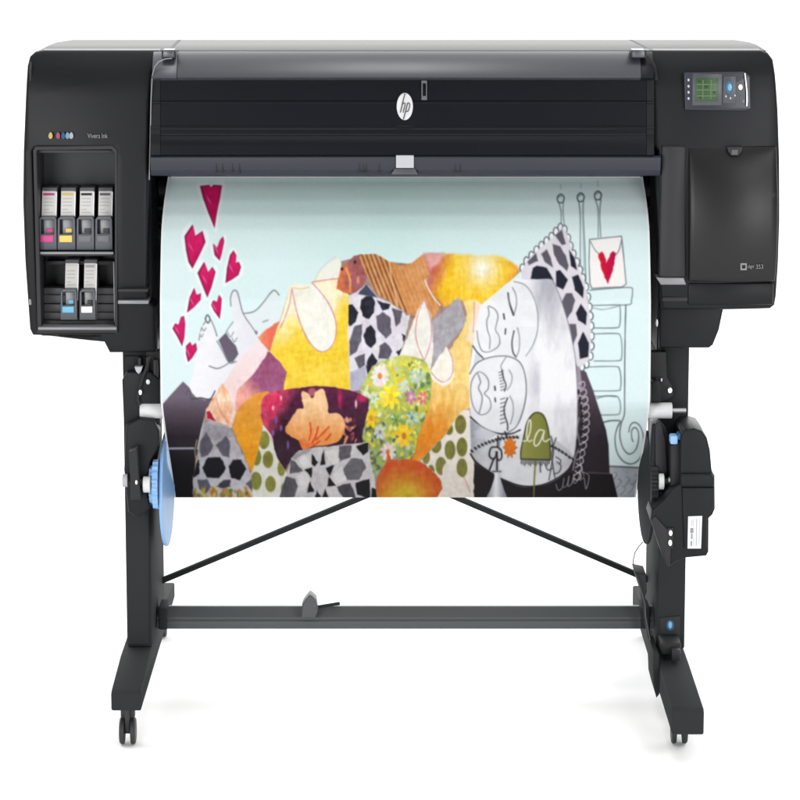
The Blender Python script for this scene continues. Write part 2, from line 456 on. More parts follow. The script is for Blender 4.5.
# rounded shoulders at both ends of the lid
for sgn, (xa, xb) in ((1, (153, 178)), (-1, (640, 653))):
    loft_x('lid_shoulder', M['lid'] if sgn > 0 else M['casing'], PR, [(y + 0.003, z - 0.001) for y, z in lid_prof], XX(xa, 60, YF), XX(xb, 60, YF) - 0.0004, 0.001)
for x0, x1 in ((161.5, 175.5), (631, 646.5)):
    pbox('hinge', M['dark'], PR, x0, 50.2, x1, 58.2, YF - 0.020, YF + 0.02, 0.0015)
    pbox('hinge_cap', M['lid'], PR, x0 + 1.4, 49.9, x1 - 1.6, 57.2, YF - 0.0215, YF + 0.02, 0.0012)
# window: a convex smoked panel with shallow ribs
wp = []
ys = [79, 84, 90, 96, 100.5, 101.5, 103, 104, 110, 118, 125.5, 126.5, 128.5, 129.5, 134, 135, 136.5, 138, 146, 155]
for y in ys:
    t = (y - 79) / 76
    off = -0.014 - 0.024 * t
    if 101 < y < 103.5: off -= 0.0022
    if 126 < y < 129: off -= 0.0018
    if 134.5 < y < 137: off += 0.0016
    wp.append((YF + off, ZZ(y, YF + off)))
wprof = wp + [(YF + 0.05, ZZ(155, YF + 0.05)), (YF + 0.05, ZZ(79, YF + 0.05))]
win = loft_x('window', M['window'], PR, wprof, XX(161.5, 110, YF), XX(645.5, 110, YF), 0)
for xa, xb in ((151.5, 161.2), (645.8, 653)):
    loft_x('window_frame', M['casing'], PR, [(y - 0.001, z) for y, z in wp] + [(YF + 0.05, ZZ(155, YF + 0.05)), (YF + 0.05, ZZ(79, YF + 0.05))], XX(xa, 110, YF), XX(xb, 110, YF), 0)
# pale seam that runs round the hood opening
seam = [(172, 58.2), (165, 59), (158.5, 62), (154.5, 67), (152.2, 76), (151.0, 100), (150.2, 140), (149.2, 180)]
tube('hood_seam', M['seam'], PR, [P(x, y, YF - 0.029) for x, y in seam], 0.0011, 8)
seam2 = [(647, 56), (650.5, 60), (653.5, 66), (655.0, 74), (655.6, 80)]
tube('hood_seam', M['dark'], PR, [P(x, y, YF - 0.018) for x, y in seam2], 0.0012, 8)
tube('hood_seam', M['strip'], PR, [P(x + 1.5, y, YF - 0.018) for x, y in seam2], 0.0012, 8)
# lower lip
l1, l2, l3, l4 = YF - 0.040, YF - 0.036, YF - 0.026, YF + 0.06
loft_x('front_lip', M['lip'], PR, [(l1 + 0.006, ZZ(155.6, l1 + 0.006)), (l1, ZZ(158, l1)), (l2, ZZ(170, l2)), (l3, ZZ(175.5, l3)), (l4, ZZ(176.0, l4)), (l4, ZZ(155.6, l4))],
       XX(152, 165, YF), XX(659, 165, YF), 0.0010)
pbox('lip_edge', M['seam'], PR, 171, 176.2, 641, 178.0, YF + 0.045, YF + 0.07, 0.001)
# handle in the middle of the lip
plate('lid_handle', M['g'], PR, [(396, 155.5), (413.8, 155.5), (413.8, 168), (396, 168)], YF - 0.0445, YF - 0.02, bevel=0.001)
plate('handle_recess', M['bezel'], PR, [(395, 168.5), (414.8, 168.5), (418, 174.5), (391, 174.5)], YF - 0.0400, YF - 0.02, bevel=0.0005)
for x in (359, 363, 366, 379, 455, 460, 216, 222, 232, 239):
    pbox('lip_slot', M['dark'], PR, x, 163, x + 0.8, 173.5, YF - 0.0385, YF - 0.028, 0)
# logo badge
Yl = YF - 0.029
bd = plate('logo_badge', M['silver'], PR, ell(404.8, 106.6, 8.2, 13.6, 40), Yl, Yl + 0.02, bevel=0.0012)
def stroke_plate(name, m, parent, pts, w, Y, th=0.0012):
    L, R = [], []
    for i, p in enumerate(pts):
        a = Vector(pts[max(i - 1, 0)]); b = Vector(pts[min(i + 1, len(pts) - 1)])
        t = (b - a).normalized(); n = Vector((-t.y, t.x))
        n.x *= 0.8
        L.append((p[0] + n.x * w / 2, p[1] + n.y * w / 2)); R.append((p[0] - n.x * w / 2, p[1] - n.y * w / 2))
    return plate(name, m, parent, L + R[::-1], Y - th, Y + 0.0008)
stroke_plate('letter', M['badge_ink'], bd, [(405.0, 93.6), (403.8, 98), (402.4, 103.5), (400.9, 110.5), (400.2, 112.6)], 1.3, Yl)
stroke_plate('letter', M['badge_ink'], bd, [(402.4, 104.6), (403.6, 103.0), (405.0, 103.3), (404.9, 106), (403.8, 109.8), (403.1, 112.6)], 1.2, Yl - 0.0002)
stroke_plate('letter', M['badge_ink'], bd, [(407.6, 103.0), (406.4, 108), (404.6, 115), (403.4, 119.4)], 1.3, Yl)
stroke_plate('letter', M['badge_ink'], bd, [(407.4, 103.6), (409.2, 103.0), (409.9, 104.6), (409.2, 108.4), (408.0, 111.3), (406.0, 111.6)], 1.2, Yl - 0.0002)
# small printed bracket to the right of the badge
plate('window_mark', M['frame'], PR, [(421.5, 80.5), (427, 80.5), (427, 100), (421.5, 100)], YF - 0.0225, YF - 0.01,
      holes=[[(422.7, 83.3), (426, 83.3), (426, 96), (422.7, 96)]])

# ---- dark works behind the print
box('chassis', M['dark'], PR, XX(148, 250, 0.1), XX(660, 250, 0.1), 0.165, YB - 0.012, ZZ(346, 0.14), ZZ(60, 0.14), 0.002)
box('chassis_end', M['dark'], PR, XX(148, 250, -0.02), XX(152, 250, -0.02), YF + 0.03, 0.165, ZZ(346, 0.0), ZZ(176, 0.0), 0.002)
box('chassis_end', M['dark'], PR, XX(656, 250, -0.02), XX(661, 250, -0.02), YF + 0.03, 0.165, ZZ(346, 0.0), ZZ(176, 0.0), 0.002)
lathe_x('feed_roller', M['strip'], PR, [(XX(153, 185, 0.12), 0.018), (XX(655, 185, 0.12), 0.018)], 0.150, ZZ(188, 0.14), 24)
for y, h in ((189, 5), (206, 4), (222, 3), (300, 6), (330, 8)):
    for a, b in ((151, 171), (644, 657)):
        pbox('inner_rib', M['strip'], PR, a, y, b, y + h, 0.135, 0.168, 0.002)
pbox('inner_bracket', M['strip'], PR, 151.5, 228, 160, 240, 0.12, 0.16, 0.003)
pbox('inner_bracket', M['bay'], PR, 650, 225, 657, 292, 0.11, 0.16, 0.003)
pbox('pod_foot_block', M['strip'], PR, 141, 327, 157.5, 350, YF - 0.001, YF + 0.10, 0.003)
plate('inner_screw', M['steel'], PR, ell(657, 323, 1.2, 4, 12), YF + 0.006, YF + 0.02, bevel=0.0005)

# ================================================================ STAND
# columns
def prism_px(name, m, parent, ring, Yf, Yb, bevel=0.003):
    return plate(name, m, parent, ring, Yf, Yb, bevel=bevel)

zc0 = ZZ(650, -0.08)
cl = box('stand_column', M['stand'], PR, -0.534, -0.4845, -0.08, 0.24, 0.128, ZZ(348, -0.08), 0.004)
cr = box('stand_column', M['stand'], PR, XX(657, 645, -0.06), XX(684.5, 645, -0.06), -0.06, 0.24, 0.118, ZZ(345, -0.06), 0.004)
# front cover strips on the columns
plate('column_cover', M['stand'], cl, [(124.5, 356), (146, 356), (149, 420), (149, 645), (128.5, 645), (125, 500)], -0.086, -0.07, bevel=0.003)

# ---- feet
def foot(name, Xi, Xo, Yfr, Yrear, zb, zt0, zf):
    prof = [(Yfr, zb), (Yfr, zf), (Yfr + 0.012, zf + 0.006), (-0.14, zt0), (0.24, zt0), (Yrear, zf), (Yrear, zb)]
    return loft_x(name, M['stand'], PR, prof, Xi, Xo, 0.0035)
fl = foot('stand_foot', XX(111, 700, -0.35), XX(141, 700, -0.35), -0.35, 0.54, ZZ(711, -0.35), 0.128, ZZ(694, -0.35))
fr = foot('stand_foot', XX(672, 722, -0.45), XX(704, 722, -0.45), -0.45, 0.54, ZZ(735, -0.45), 0.112, ZZ(712, -0.45))

# casters
def caster(parent, X, Y, top, label=None):
    bm = bmesh.new()
    r = 0.026
    z = r + 0.001
    for s in (-1, 1):
        xa, xb = X + s * 0.005, X + s * 0.0155
        lathe_x_bm(bm, [(xa, r * 0.55), (xa + s * 0.001, r * 0.96), (xa + s * 0.003, r), (xb - s * 0.003, r), (xb - s * 0.0005, r * 0.9), (xb, r * 0.55)], Y, z, 28)
    lathe_x_bm(bm, [(X - 0.006, 0.006), (X + 0.006, 0.006)], Y, z, 12)
    box_bm(bm, X - 0.0045, X + 0.0045, Y - 0.012, Y + 0.012, z, top, 0.001)
    # hood over the wheels
    box_bm(bm, X - 0.013, X + 0.013, Y - 0.004, Y + 0.020, z + r * 0.9, top + 0.004, 0.002)
    return finish(bm, 'caster', M['wheel'], parent)
caster(fl, XX(128.5, 725, -0.30), -0.315, ZZ(709, -0.32))
caster(fr, XX(678.5, 738, -0.30), -0.31, ZZ(735, -0.42))
caster(fl, -0.515, 0.49, 0.075)
caster(fr, 0.535, 0.49, 0.065)
# inner side plates and the small box on the right foot
plate('side_plate', M['stand'], fr, [(653.5, 652), (659, 655), (659.5, 694), (656.5, 698), (654, 688), (653.2, 668)], -0.16, -0.02, bevel=0.001)
pbox('foot_cover', M['dark'], fr, 661, 643, 681, 655, -0.13, -0.05, 0.003)
pbox('foot_clip', M['strip'], fr, 672, 650, 680.5, 661, -0.155, -0.12, 0.002)
# knobs with blue centre on right column
kn = plate('knob', M['db'], cr, ell(670.2, 625.5, 3.9, 5.4), -0.064, -0.055, bevel=0.001)
plate('knob_centre', M['c'], cr, ell(670.2, 625.2, 2.0, 3.6), -0.067, -0.060, bevel=0.001)
plate('column_step', M['strip'], cr, [(660, 618), (680.5, 616), (680, 642), (661, 642)], -0.0625, -0.055, bevel=0.001)

# ---- cross beam
Yb0 = 0.02
beam_prof = [(Yb0, ZZ(629, Yb0)), (Yb0, ZZ(621.5, Yb0)), (Yb0 + 0.003, ZZ(620.5, Yb0)), (Yb0, ZZ(619, Yb0)), (Yb0, ZZ(617.5, Yb0)), (Yb0 + 0.02, ZZ(606.2, Yb0 + 0.02) ), (Yb0 + 0.06, ZZ(605, Yb0 + 0.06)), (Yb0 + 0.06, ZZ(629, Yb0))]
loft_x('cross_beam', M['beam'], PR, beam_prof, -0.4835, XX(656, 620, Yb0), 0.0015)
pbox('beam_end', M['stand'], PR, 158.5, 608, 167, 630, Yb0 - 0.004, Yb0 + 0.07, 0.003)
pbox('beam_end', M['stand'], PR, 641, 608, 650, 629, Yb0 - 0.004, Yb0 + 0.07, 0.003)
# ---- diagonal braces and the bracket they meet at
Yd = 0.20
bar('brace', M['stand'], PR, P(162, 580.5, Yd), P(401, 481, Yd), 0.0105, 0.018, 0.0015)
bar('brace', M['stand'], PR, P(652, 581, Yd), P(408, 476.5, Yd), 0.0105, 0.018, 0.0015)
pbox('brace_bracket', M['stand'], PR, 388, 340, 421, 490, Yd - 0.004, Yd + 0.012, 0.002)

# ---- deflector tube and its pins
YT = -0.104
zT = ZZ(410.5, YT)
tb = lathe_x('deflector_tube', M['white'], PR, [(XX(140, 411, YT), 0.013), (XX(140.4, 411, YT), 0.0155), (XX(671.6, 411, YT), 0.0155), (XX(672, 411, YT), 0.013)], YT, zT, 32)
lathe_x('pin', M['steel'], tb, [(XX(125, 411, YT), 0.0058), (XX(142, 411, YT), 0.0058)], YT, zT, 20)
lathe_x('pin', M['steel'], tb, [(XX(670, 411, YT), 0.0050), (XX(686, 411, YT), 0.0050)], YT, zT, 20)

# ---- take-up arms
plate('take_up_arm', M['motor'], PR, [(126, 425), (140, 418), (154, 420), (159, 432), (158, 446), (150, 462), (147, 490), (150, 508), (138, 518), (128, 512), (124, 470)], -0.13, -0.085, bevel=0.004)
plate('take_up_arm', M['motor'], PR, [(122, 380), (127, 372), (150, 372), (160, 380), (160, 424), (150, 430), (124, 430)], -0.110, -0.084, bevel=0.003)
for a in ((138, 358, 141, 372), (146, 357, 149, 378), (153.5, 360, 158, 400)):
    pbox('rail', M['strip'], PR, a[0], a[1], a[2], a[3], -0.105, -0.08, 0.001)
tube('cable_loop', M['dark'], PR, [P(x, y, -0.12) for x, y in ((150, 356), (147, 366), (142, 380), (138.5, 392), (138, 400), (140, 405))], 0.0028, 8)
plate('screw', M['chrome'], PR, ell(140.3, 392.5, 1.6, 2.6, 14), -0.128, -0.112, bevel=0.0006)
plate('screw', M['steel'], PR, ell(148, 382, 2.2, 2.6, 14), -0.116, -0.10, bevel=0.0006)
plate('clip', M['g'], PR, [(134.5, 367), (142.5, 367), (141, 371.5), (138.8, 374), (136, 371.5)], -0.118, -0.10, bevel=0.0006)
plate('bracket_and_shade_plate', M['dark'], PR, [(146, 350), (160.5, 350), (160.5, 378), (146, 378)], -0.092, -0.078, bevel=0.001)  # dark plate added over the pale inner column face, stands in for shade
plate('bracket_and_shade_plate', M['dark'], PR, [(149, 424), (160.5, 424), (159.5, 448), (155, 470), (149, 470)], -0.083, -0.075, bevel=0.001)  # second added plate, its dark colour replaces shade beside the column
# left spindle bits
YS = -0.02
zS = ZZ(483.5, YS)
YL = -0.15
zL = ZZ(480.5, YL)
lathe_x('spindle_stub', M['g'], PR, [(XX(122.5, 480, YL), 0.0105), (XX(123, 480, YL), 0.0125), (XX(127.5, 480, YL), 0.0125), (XX(128, 480, YL), 0.010)], YL, zL, 24)
plate('spindle_lever', M['dark'], PR, [(129, 452), (137, 448), (139, 480), (141, 500), (131, 500)], -0.17, -0.13, bevel=0.002)
lathe_x('spindle_stub', M['dark'], PR, [(XX(128, 482, YL), 0.007), (XX(144, 482, YL), 0.007)], YL, zL - 0.004, 20)
plate('screw', M['chrome'], PR, ell(136.3, 482.5, 1.2, 2.2, 12), -0.1735, -0.165, bevel=0.0005)
lathe_x('spindle_collar', M['white'], PR, [(XX(143, 484, YL), 0.013), (XX(143.6, 484, YL), 0.0155), (XX(150, 484, YL), 0.0155), (XX(150.5, 484, YL), 0.012)], YL, ZZ(484.5, YL), 28)

# blue flange: gear hub and a wide disc (seen almost edge on)
YC = -0.03
def gear_bm(bm, x0, x1, r, y, z, teeth=18, depth=0.005):
    n = teeth * 4
    A, B = [], []
    for k in range(n):
        rr = r if (k % 4) < 2 else r - depth
        a = 2 * math.pi * k / n
        A.append(bm.verts.new((x0, y + rr * math.cos(a), z + rr * math.sin(a))))
        B.append(bm.verts.new((x1, y + rr * 1.03 * math.cos(a), z + rr * 1.03 * math.sin(a))))
    for k in range(n):
        bm.faces.new((A[k], A[(k + 1) % n], B[(k + 1) % n], B[k]))
    bm.faces.new(A); bm.faces.new(B)
zC = ZZ(488, YC)
bm = bmesh.new()
YH = -0.112
gear_bm(bm, XX(150, 484, YH), XX(153.5, 484, YH), 0.036, YH, ZZ(484, YH), 16, 0.004)
gear_bm(bm, XX(153.4, 484, YH), XX(159, 484, YH), 0.047, YH, ZZ(484, YH), 18, 0.004)
finish(bm, 'flange_hub', M['blue'], PR)
def tilted_disc(name, m, parent, c, r, th, tilt_z, tilt_y=0.0, dish=0.006):
    bm = bmesh.new()
    lathe_x_bm(bm, [(-th / 2 - dish, r * 0.35), (-th / 2, r * 0.9), (-th / 2 + 0.0012, r * 0.99), (0, r), (th / 2 - 0.0012, r * 0.99), (th / 2, r * 0.9), (th / 2 - dish, r * 0.35)], 0, 0, 64)
    bmesh.ops.rotate(bm, verts=bm.verts[:], cent=(0, 0, 0), matrix=Matrix.Rotation(tilt_z, 3, 'Z') @ Matrix.Rotation(tilt_y, 3, 'Y'))
    bmesh.ops.translate(bm, verts=bm.verts[:], vec=c)
    return finish(bm, name, m, parent)
tilted_disc('flange', M['blue'], PR, P(167.0, 488, YC), 0.114, 0.008, math.radians(-2.2))
# dark flange on the right
tilted_disc('flange', M['stand'], PR, P(646.0, 487, YC), 0.112, 0.008, math.radians(3.0))
bm = bmesh.new()
gear_bm(bm, XX(657, 484, YH), XX(650, 484, YH), 0.046, YH, ZZ(484, YH), 18, 0.005)
gear_bm(bm, XX(660.5, 484, YH), XX(656.8, 484, YH), 0.034, YH, ZZ(484, YH), 16, 0.004)
finish(bm, 'flange_hub', M['dark'], PR)
lathe_x('spindle_collar', M['white'], PR, [(XX(658.6, 481, YL), 0.0125), (XX(659.2, 481, YL), 0.0155), (XX(663.6, 481, YL), 0.0155), (XX(664.2, 481, YL), 0.0125)], YL, ZZ(481.5, YL), 28)
lathe_x('spindle_stub', M['dark'], PR, [(XX(663, 481, YL), 0.007), (XX(676, 481, YL), 0.007)], YL, ZZ(481.5, YL), 20)
plate('screw', M['steel'], PR, ell(669.6, 480.2, 1.0, 2.2, 12), -0.164, -0.15, bevel=0.0004)

# arm behind, right
plate('take_up_arm', M['motor'], PR, [(652, 425), (660, 420), (668, 432), (672, 450), (673, 475), (670, 500), (664, 520), (652, 520), (650, 470)], -0.125, -0.062, bevel=0.004)
plate('arm_cover', M['strip'], PR, [(655, 424), (660, 421), (666, 440), (667.5, 470), (664, 500), (658, 512), (655.5, 470)], -0.133, -0.12, bevel=0.003)
plate('take_up_arm', M['motor'], PR, [(651, 384), (656, 380), (660, 384), (661, 402), (651, 402)], -0.12, -0.065, bevel=0.002)
plate('bracket_and_shade_plate', M['dark'], PR, [(651, 352), (666, 352), (667, 378), (672, 386), (673, 396), (668, 400), (660, 404), (651, 404)], -0.085, -0.058, bevel=0.002)
plate('screw', M['chrome'], PR, ell(670, 390.5, 2.2, 2.9, 14), -0.092, -0.08, bevel=0.0006)
plate('screw', M['steel'], PR, ell(661.5, 380, 1.0, 1.8, 12), -0.092, -0.08, bevel=0.0004)

# ---- take-up motor
YM = -0.20
mo = plate('take_up_motor', M['motor'], PR,
      [(680.5, 444), (681.5, 434), (685, 430), (694, 428.5), (702, 431), (707, 438), (710, 450), (712, 472), (714.8, 476), (715, 509), (712.5, 515), (708.8, 518.5), (708.6, 552), (706.5, 556), (686, 558),
       (676, 562), (668.5, 567), (664, 560), (650.5, 520), (652, 510), (664, 500), (671, 490), (680.5, 484)], YM, -0.06, bevel=0.004)
plate('shoulder', M['motor'], mo, [(681, 474), (712, 474), (714.5, 478), (714.5, 487), (681, 487)], YM - 0.010, YM + 0.03, bevel=0.005)
plate('lower_cover', M['motor'], mo, [(682, 487.5), (713.8, 487.5), (713.6, 508), (707, 517), (706.8, 548), (684, 548)], YM - 0.005, YM + 0.02, bevel=0.003)
plate('wedge_cover', M['strip'], mo, [(651, 520), (655, 516), (668, 530), (671, 552), (670, 566), (667.5, 566)], YM - 0.004, YM + 0.02, bevel=0.002)
plate('side_recess', M['dark'], mo, [(671, 446), (680, 440), (680.5, 484), (671, 486)], YM + 0.02, YM + 0.06, bevel=0.002)
st = plate('sticker', M['sticker'], mo, [(688.2, 516.5), (702.2, 516), (701, 548.5), (687.6, 548.5)], YM - 0.0062, YM - 0.0040)
for (a, b, c, d) in ((690.2, 528, 693.5, 533), (691, 533.6, 692.6, 539), (696, 519, 697, 546), (699, 519, 699.6, 544), (693.4, 519, 694.0, 527), (693.4, 537, 694.0, 546), (690.5, 541, 692, 546), (691.5, 520, 692.3, 526)):
    pbox('small_print', M['ink'] if c - a > 1.2 else M['g'], mo, a, b, c, d, YM - 0.0068, YM - 0.0060, 0)
pbox('switch_plate', M['dark'], mo, 667.3, 528, 673.6, 548.5, YM - 0.0045, YM + 0.01, 0.001)
plate('indicator_light', M['led_w'], mo, ell(670.7, 533.2, 1.7, 2.7, 16), YM - 0.007, YM - 0.003, bevel=0.0005)
plate('indicator_light', M['led_g'], mo, ell(670.3, 543, 1.8, 3.0, 16), YM - 0.007, YM - 0.003, bevel=0.0005)
pbox('lever', M['blue'], mo, 670.3, 436, 678, 444.5, YM + 0.01, YM + 0.04, 0.003)
pbox('lever', M['db'], mo, 677.5, 434, 681.5, 440, YM + 0.012, YM + 0.04, 0.002)
for i, x in enumerate((683.5, 687.5, 692)):
    plate('cap_rib', M['strip'], mo, ell(x, 431.2 - i * 0.6, 1.5, 1.6, 10), YM + 0.01, YM + 0.05, bevel=0.0006)

# ---- cable beside the right column
tube('cable', M['tray'], PR, [P(x, y, -0.07) for x, y in ((643, 542), (639, 546), (635, 552.5), (633.3, 560), (633.6, 568), (635, 574), (638, 580), (640, 588), (642.5, 596), (645, 604), (645.5, 616), (648, 630), (651.5, 645), (653.5, 656))], 0.0011, 8)
plate('cable_clip', M['dark'], PR, [(634.5, 572), (646, 574.5), (647, 592), (643.5, 600), (640, 590), (636.5, 580)], -0.055, 0.02, bevel=0.002)
tube('cable_cover', M['strip'], PR, [P(x, y, -0.03) for x, y in ((641, 585), (643.5, 600), (646, 618), (649.5, 640), (652, 656))], 0.004, 8)

# ================================================================ SENSOR ON THE BEAM
Ys = 0.015
SN = empty('reel_sensor', P(310, 617, Ys))
tag(SN, 'small grey wedge-shaped sensor with a thin arm, sitting on the crossbeam', 'sensor')
plate('housing', M['beam'], SN, [(301.2, 617.8), (302, 605), (305, 600), (309.5, 594.8), (312.5, 596.5), (316, 600), (317.8, 612), (315, 617.8)], Ys - 0.022, Ys + 0.02, bevel=0.003)
bar('arm', M['stand'], SN, P(315, 607.5, Ys + 0.004) , P(339.5, 603.4, Ys + 0.03), 0.006, 0.006, 0.001)

# ================================================================ INK CARTRIDGES
def cartridge(x0, x1, ly0, ly1, fy0, fy1, cm, tagm, label, chip):
    Yc = YF + 0.012
    bx, by = (x0 + x1) / 2, fy1
    e = empty('ink_cartridge', P(bx, by, Yc))
    tag(e, label, 'ink cartridge', 'ink cartridges in the open bay')
    w = x1 - x0
    # long body running back into the bay, label on its sloping face
    za, zb = ZZ(ly0 - 2.5, Yc + 0.03), ZZ(fy1 - 2, Yc + 0.03)
    xl, xr = XX(x0 + 2.4, 220, Yc), XX(x1 - 0.3, 220, Yc)
    zm = ZZ(fy0, Yc)
    prof = [(Yc + 0.006, zb), (Yc + 0.006, zm), (Yc + 0.028, za), (Yc + 0.070, za + 0.001), (Yc + 0.070, zb)]
    loft_x('body', M['dg'], e, prof, xl, xr, 0.0012)
    def on(t, off=0.0):                         # point on the sloping face
        return (Yc + 0.006 + t * 0.022 - off, zm + t * (za - zm) )
    def slab(name, m, t0, t1, a, b, th, off):
        (y0, z0), (y1, z1) = on(t0, off), on(t1, off)
        return loft_x(name, m, e, [(y0, z0), (y1, z1), (y1 - th, z1), (y0 - th, z0)], a, b, 0)
    slab('label_sheet', M['label'], 0.02, 0.88, xl + 0.001, xr - 0.002, 0.0006, 0.0006)
    slab('white_edge', M['side'], -0.4, 0.86, xr - 0.0018, xr + 0.0004, 0.0007, 0.0006)
    slab('colour_band', M[cm], 0.73, 0.81, xl + 0.003, xr - 0.0045, 0.0006, 0.0014)
    for t in (0.6, 0.48, 0.36, 0.22, 0.12):
        slab('print_line', M['lines'], t, t + 0.03, xl + 0.004, xr - 0.006 - 0.004 * ((t * 50) % 3), 0.0004, 0.0013)
    # front frame with its opening
    fr_ = plate('frame', M['frame'], e, [(x0, fy0 + 3), (x0 + 2.5, fy0), (x1 - 1.5, fy0), (x1, fy0 + 3), (x1 + 0.5, fy1), (x0 - 0.2, fy1)], Yc - 0.012, Yc + 0.004,
          holes=[[(x0 + 2, fy0 + 3), (x1 - 2.2, fy0 + 3), (x1 - 2.2, fy0 + 0.53 * (fy1 - fy0)), (x0 + 2, fy0 + 0.53 * (fy1 - fy0))]], bevel=0.0012, r=0)
    pbox('chip_window', M['clear'], e, x0 + 5.2, fy0 + 3.2, x1 - 2, fy0 + 0.54 * (fy1 - fy0), Yc - 0.002, Yc + 0.003, 0.0005)
    pbox('chip', M[chip], e, x0 + 8, fy0 + 0.36 * (fy1 - fy0), x1 - 3, fy0 + 0.48 * (fy1 - fy0), Yc - 0.0045, Yc - 0.0015, 0.0005)
    pbox('colour_tag', M[tagm], e, x0 + 1.6, fy0 + 0.57 * (fy1 - fy0), x1 - 3, fy0 + 0.77 * (fy1 - fy0), Yc - 0.0145, Yc - 0.010, 0.001)
    return e
U = (190, 216, 216.5, 250)
cartridge(38.6, 56.3, *U, 'm', 'm', 'cartridge with magenta tag, upper row of the ink bay', 'm')
cartridge(57.6, 75.0, *U, 'y', 'y', 'cartridge with yellow tag, upper row of the ink bay', 'y')
cartridge(76.5, 93.8, *U, 'k', 'dg', 'cartridge with a black band on its white label, right of the yellow-tagged one', 'k')
cartridge(95.2, 112.2, *U, 'dg', 'dg', 'cartridge with a dark grey band on its label, rightmost of the upper row', 'k')
Lr = (262, 288, 289, 320)
cartridge(60.5, 76.8, *Lr, 'label', 'c', 'cartridge with light blue tag, lower row of the ink bay', 'c')
cartridge(79.5, 95.2, *Lr, 'g', 'sticker', 'cartridge with whitish grey tag, lower row of the ink bay', 'k')

# ================================================================ THE PRINT
# profile of the hanging sheet: (py, Y)
PROF = [(176.5, 0.006), (180, 0.000), (186, -0.016), (200, -0.048), (215, -0.074), (230, -0.092), (260, -0.120), (300, -0.150), (350, -0.163), (395, -0.163), (402, -0.161), (408, -0.152), (415, -0.135), (440, -0.070), (470, 0.025), (497.5, 0.105)]
pp = np.array([a for a, b in PROF], float); py_ = np.array([b for a, b in PROF], float)
# smooth the profile a little
NR, NC = 660, 1010
rows = np.linspace(176.5, 497.5, NR)
fine = np.linspace(176.5, 497.5, 4000)
Yi = np.interp(fine, pp, py_)
ker = np.hanning(121); ker /= ker.sum()
Ypad = np.concatenate([2 * Yi[0] - Yi[60:0:-1], Yi, 2 * Yi[-1] - Yi[-2:-62:-1]])
Ysm = np.convolve(Ypad, ker, 'valid')
Yr = np.interp(rows, fine, Ysm)
v = (400 - rows) / F
ry = cT + v * sT; rz = -sT + v * cT
tt = (Yr + 6.0) / ry
Zr = CAM.z + rz * tt
def hx(px, i):   # world x of pixel px on row i
    return (px - 400) / F * tt[i]
i400 = int(np.argmin(abs(rows - 380)))
XL, XR = hx(160.5, i400), hx(650.3, i400)
Xc = np.linspace(XL, XR, NC)
# the web necks in very slightly where it is gripped at the top and pulled at the bottom
neck = 1 - 0.014 * np.clip((235 - rows) / 58, 0, 1) ** 1.5 - 0.007 * np.clip((rows - 415) / 82, 0, 1)
XM = (XL + XR) / 2 + (Xc[None, :] - (XL + XR) / 2) * neck[:, None]
PXg = 400 + F * XM / tt[:, None]
PYg = np.repeat(rows[:, None], NC, axis=1)
IMG = np.zeros((NR, NC, 3))

def vnoise(x, y, sx, sy, seed):
    r = np.random.default_rng(seed)
    g = r.random((257, 257))
    a = x / sx + 1000.3; b = y / sy + 1000.7
    ia = np.floor(a).astype(int); ib = np.floor(b).astype(int)
    fa = a - ia; fb = b - ib
    fa = fa * fa * (3 - 2 * fa); fb = fb * fb * (3 - 2 * fb)
    ia %= 256; ib %= 256
    return (g[ib, ia] * (1 - fa) + g[ib, ia + 1] * fa) * (1 - fb) + (g[ib + 1, ia] * (1 - fa) + g[ib + 1, ia + 1] * fa) * fb

def fbm(x, y, sx, sy, seed):
    return 0.55 * vnoise(x, y, sx, sy, seed) + 0.3 * vnoise(x, y, sx / 2.1, sy / 2.1, seed + 1) + 0.15 * vnoise(x, y, sx / 4.3, sy / 4.3, seed + 2)

def window_of(x0, x1, y0, y1):
    r0 = max(0, np.searchsorted(rows, y0) - 1); r1 = min(NR, np.searchsorted(rows, y1) + 2)
    if r1 <= r0: return None
    lo, hi = PXg[r0:r1, 0], PXg[r0:r1, -1]
    c0 = ((x0 - lo) / (hi - lo) * NC).min(); c1 = ((x1 - lo) / (hi - lo) * NC).max()
    c0 = max(0, int(c0) - 2); c1 = min(NC, int(c1) + 3)
    if c1 <= c0: return None
    return slice(r0, r1), slice(c0, c1)

def blend(w, a, col):
    x, y = PXg[w], PYg[w]
    c = col(x, y) if callable(col) else np.array(col, float)
    a = a[..., None]
    IMG[w] = IMG[w] * (1 - a) + c * a

def seg_dist(x, y, pts, closed=False):
    d = np.full(x.shape, 1e9)
    P_ = list(pts) + ([pts[0]] if closed else [])
    for (ax, ay), (bx, by) in zip(P_, P_[1:]):
        dx, dy = bx - ax, by - ay
        L = dx * dx + dy * dy + 1e-9
        t = np.clip(((x - ax) * dx + (y - ay) * dy) / L, 0, 1)
        d = np.minimum(d, (x - ax - t * dx) ** 2 + (y - ay - t * dy) ** 2)
    return np.sqrt(d)

def inside(x, y, pts):
    m = np.zeros(x.shape, bool)
    n = len(pts)
    for i in range(n):
        ax, ay = pts[i]; bx, by = pts[(i + 1) % n]
        if ay == by: continue
        c = ((ay > y) != (by > y)) & (x < (bx - ax) * (y - ay) / (by - ay) + ax)
        m ^= c
    return m

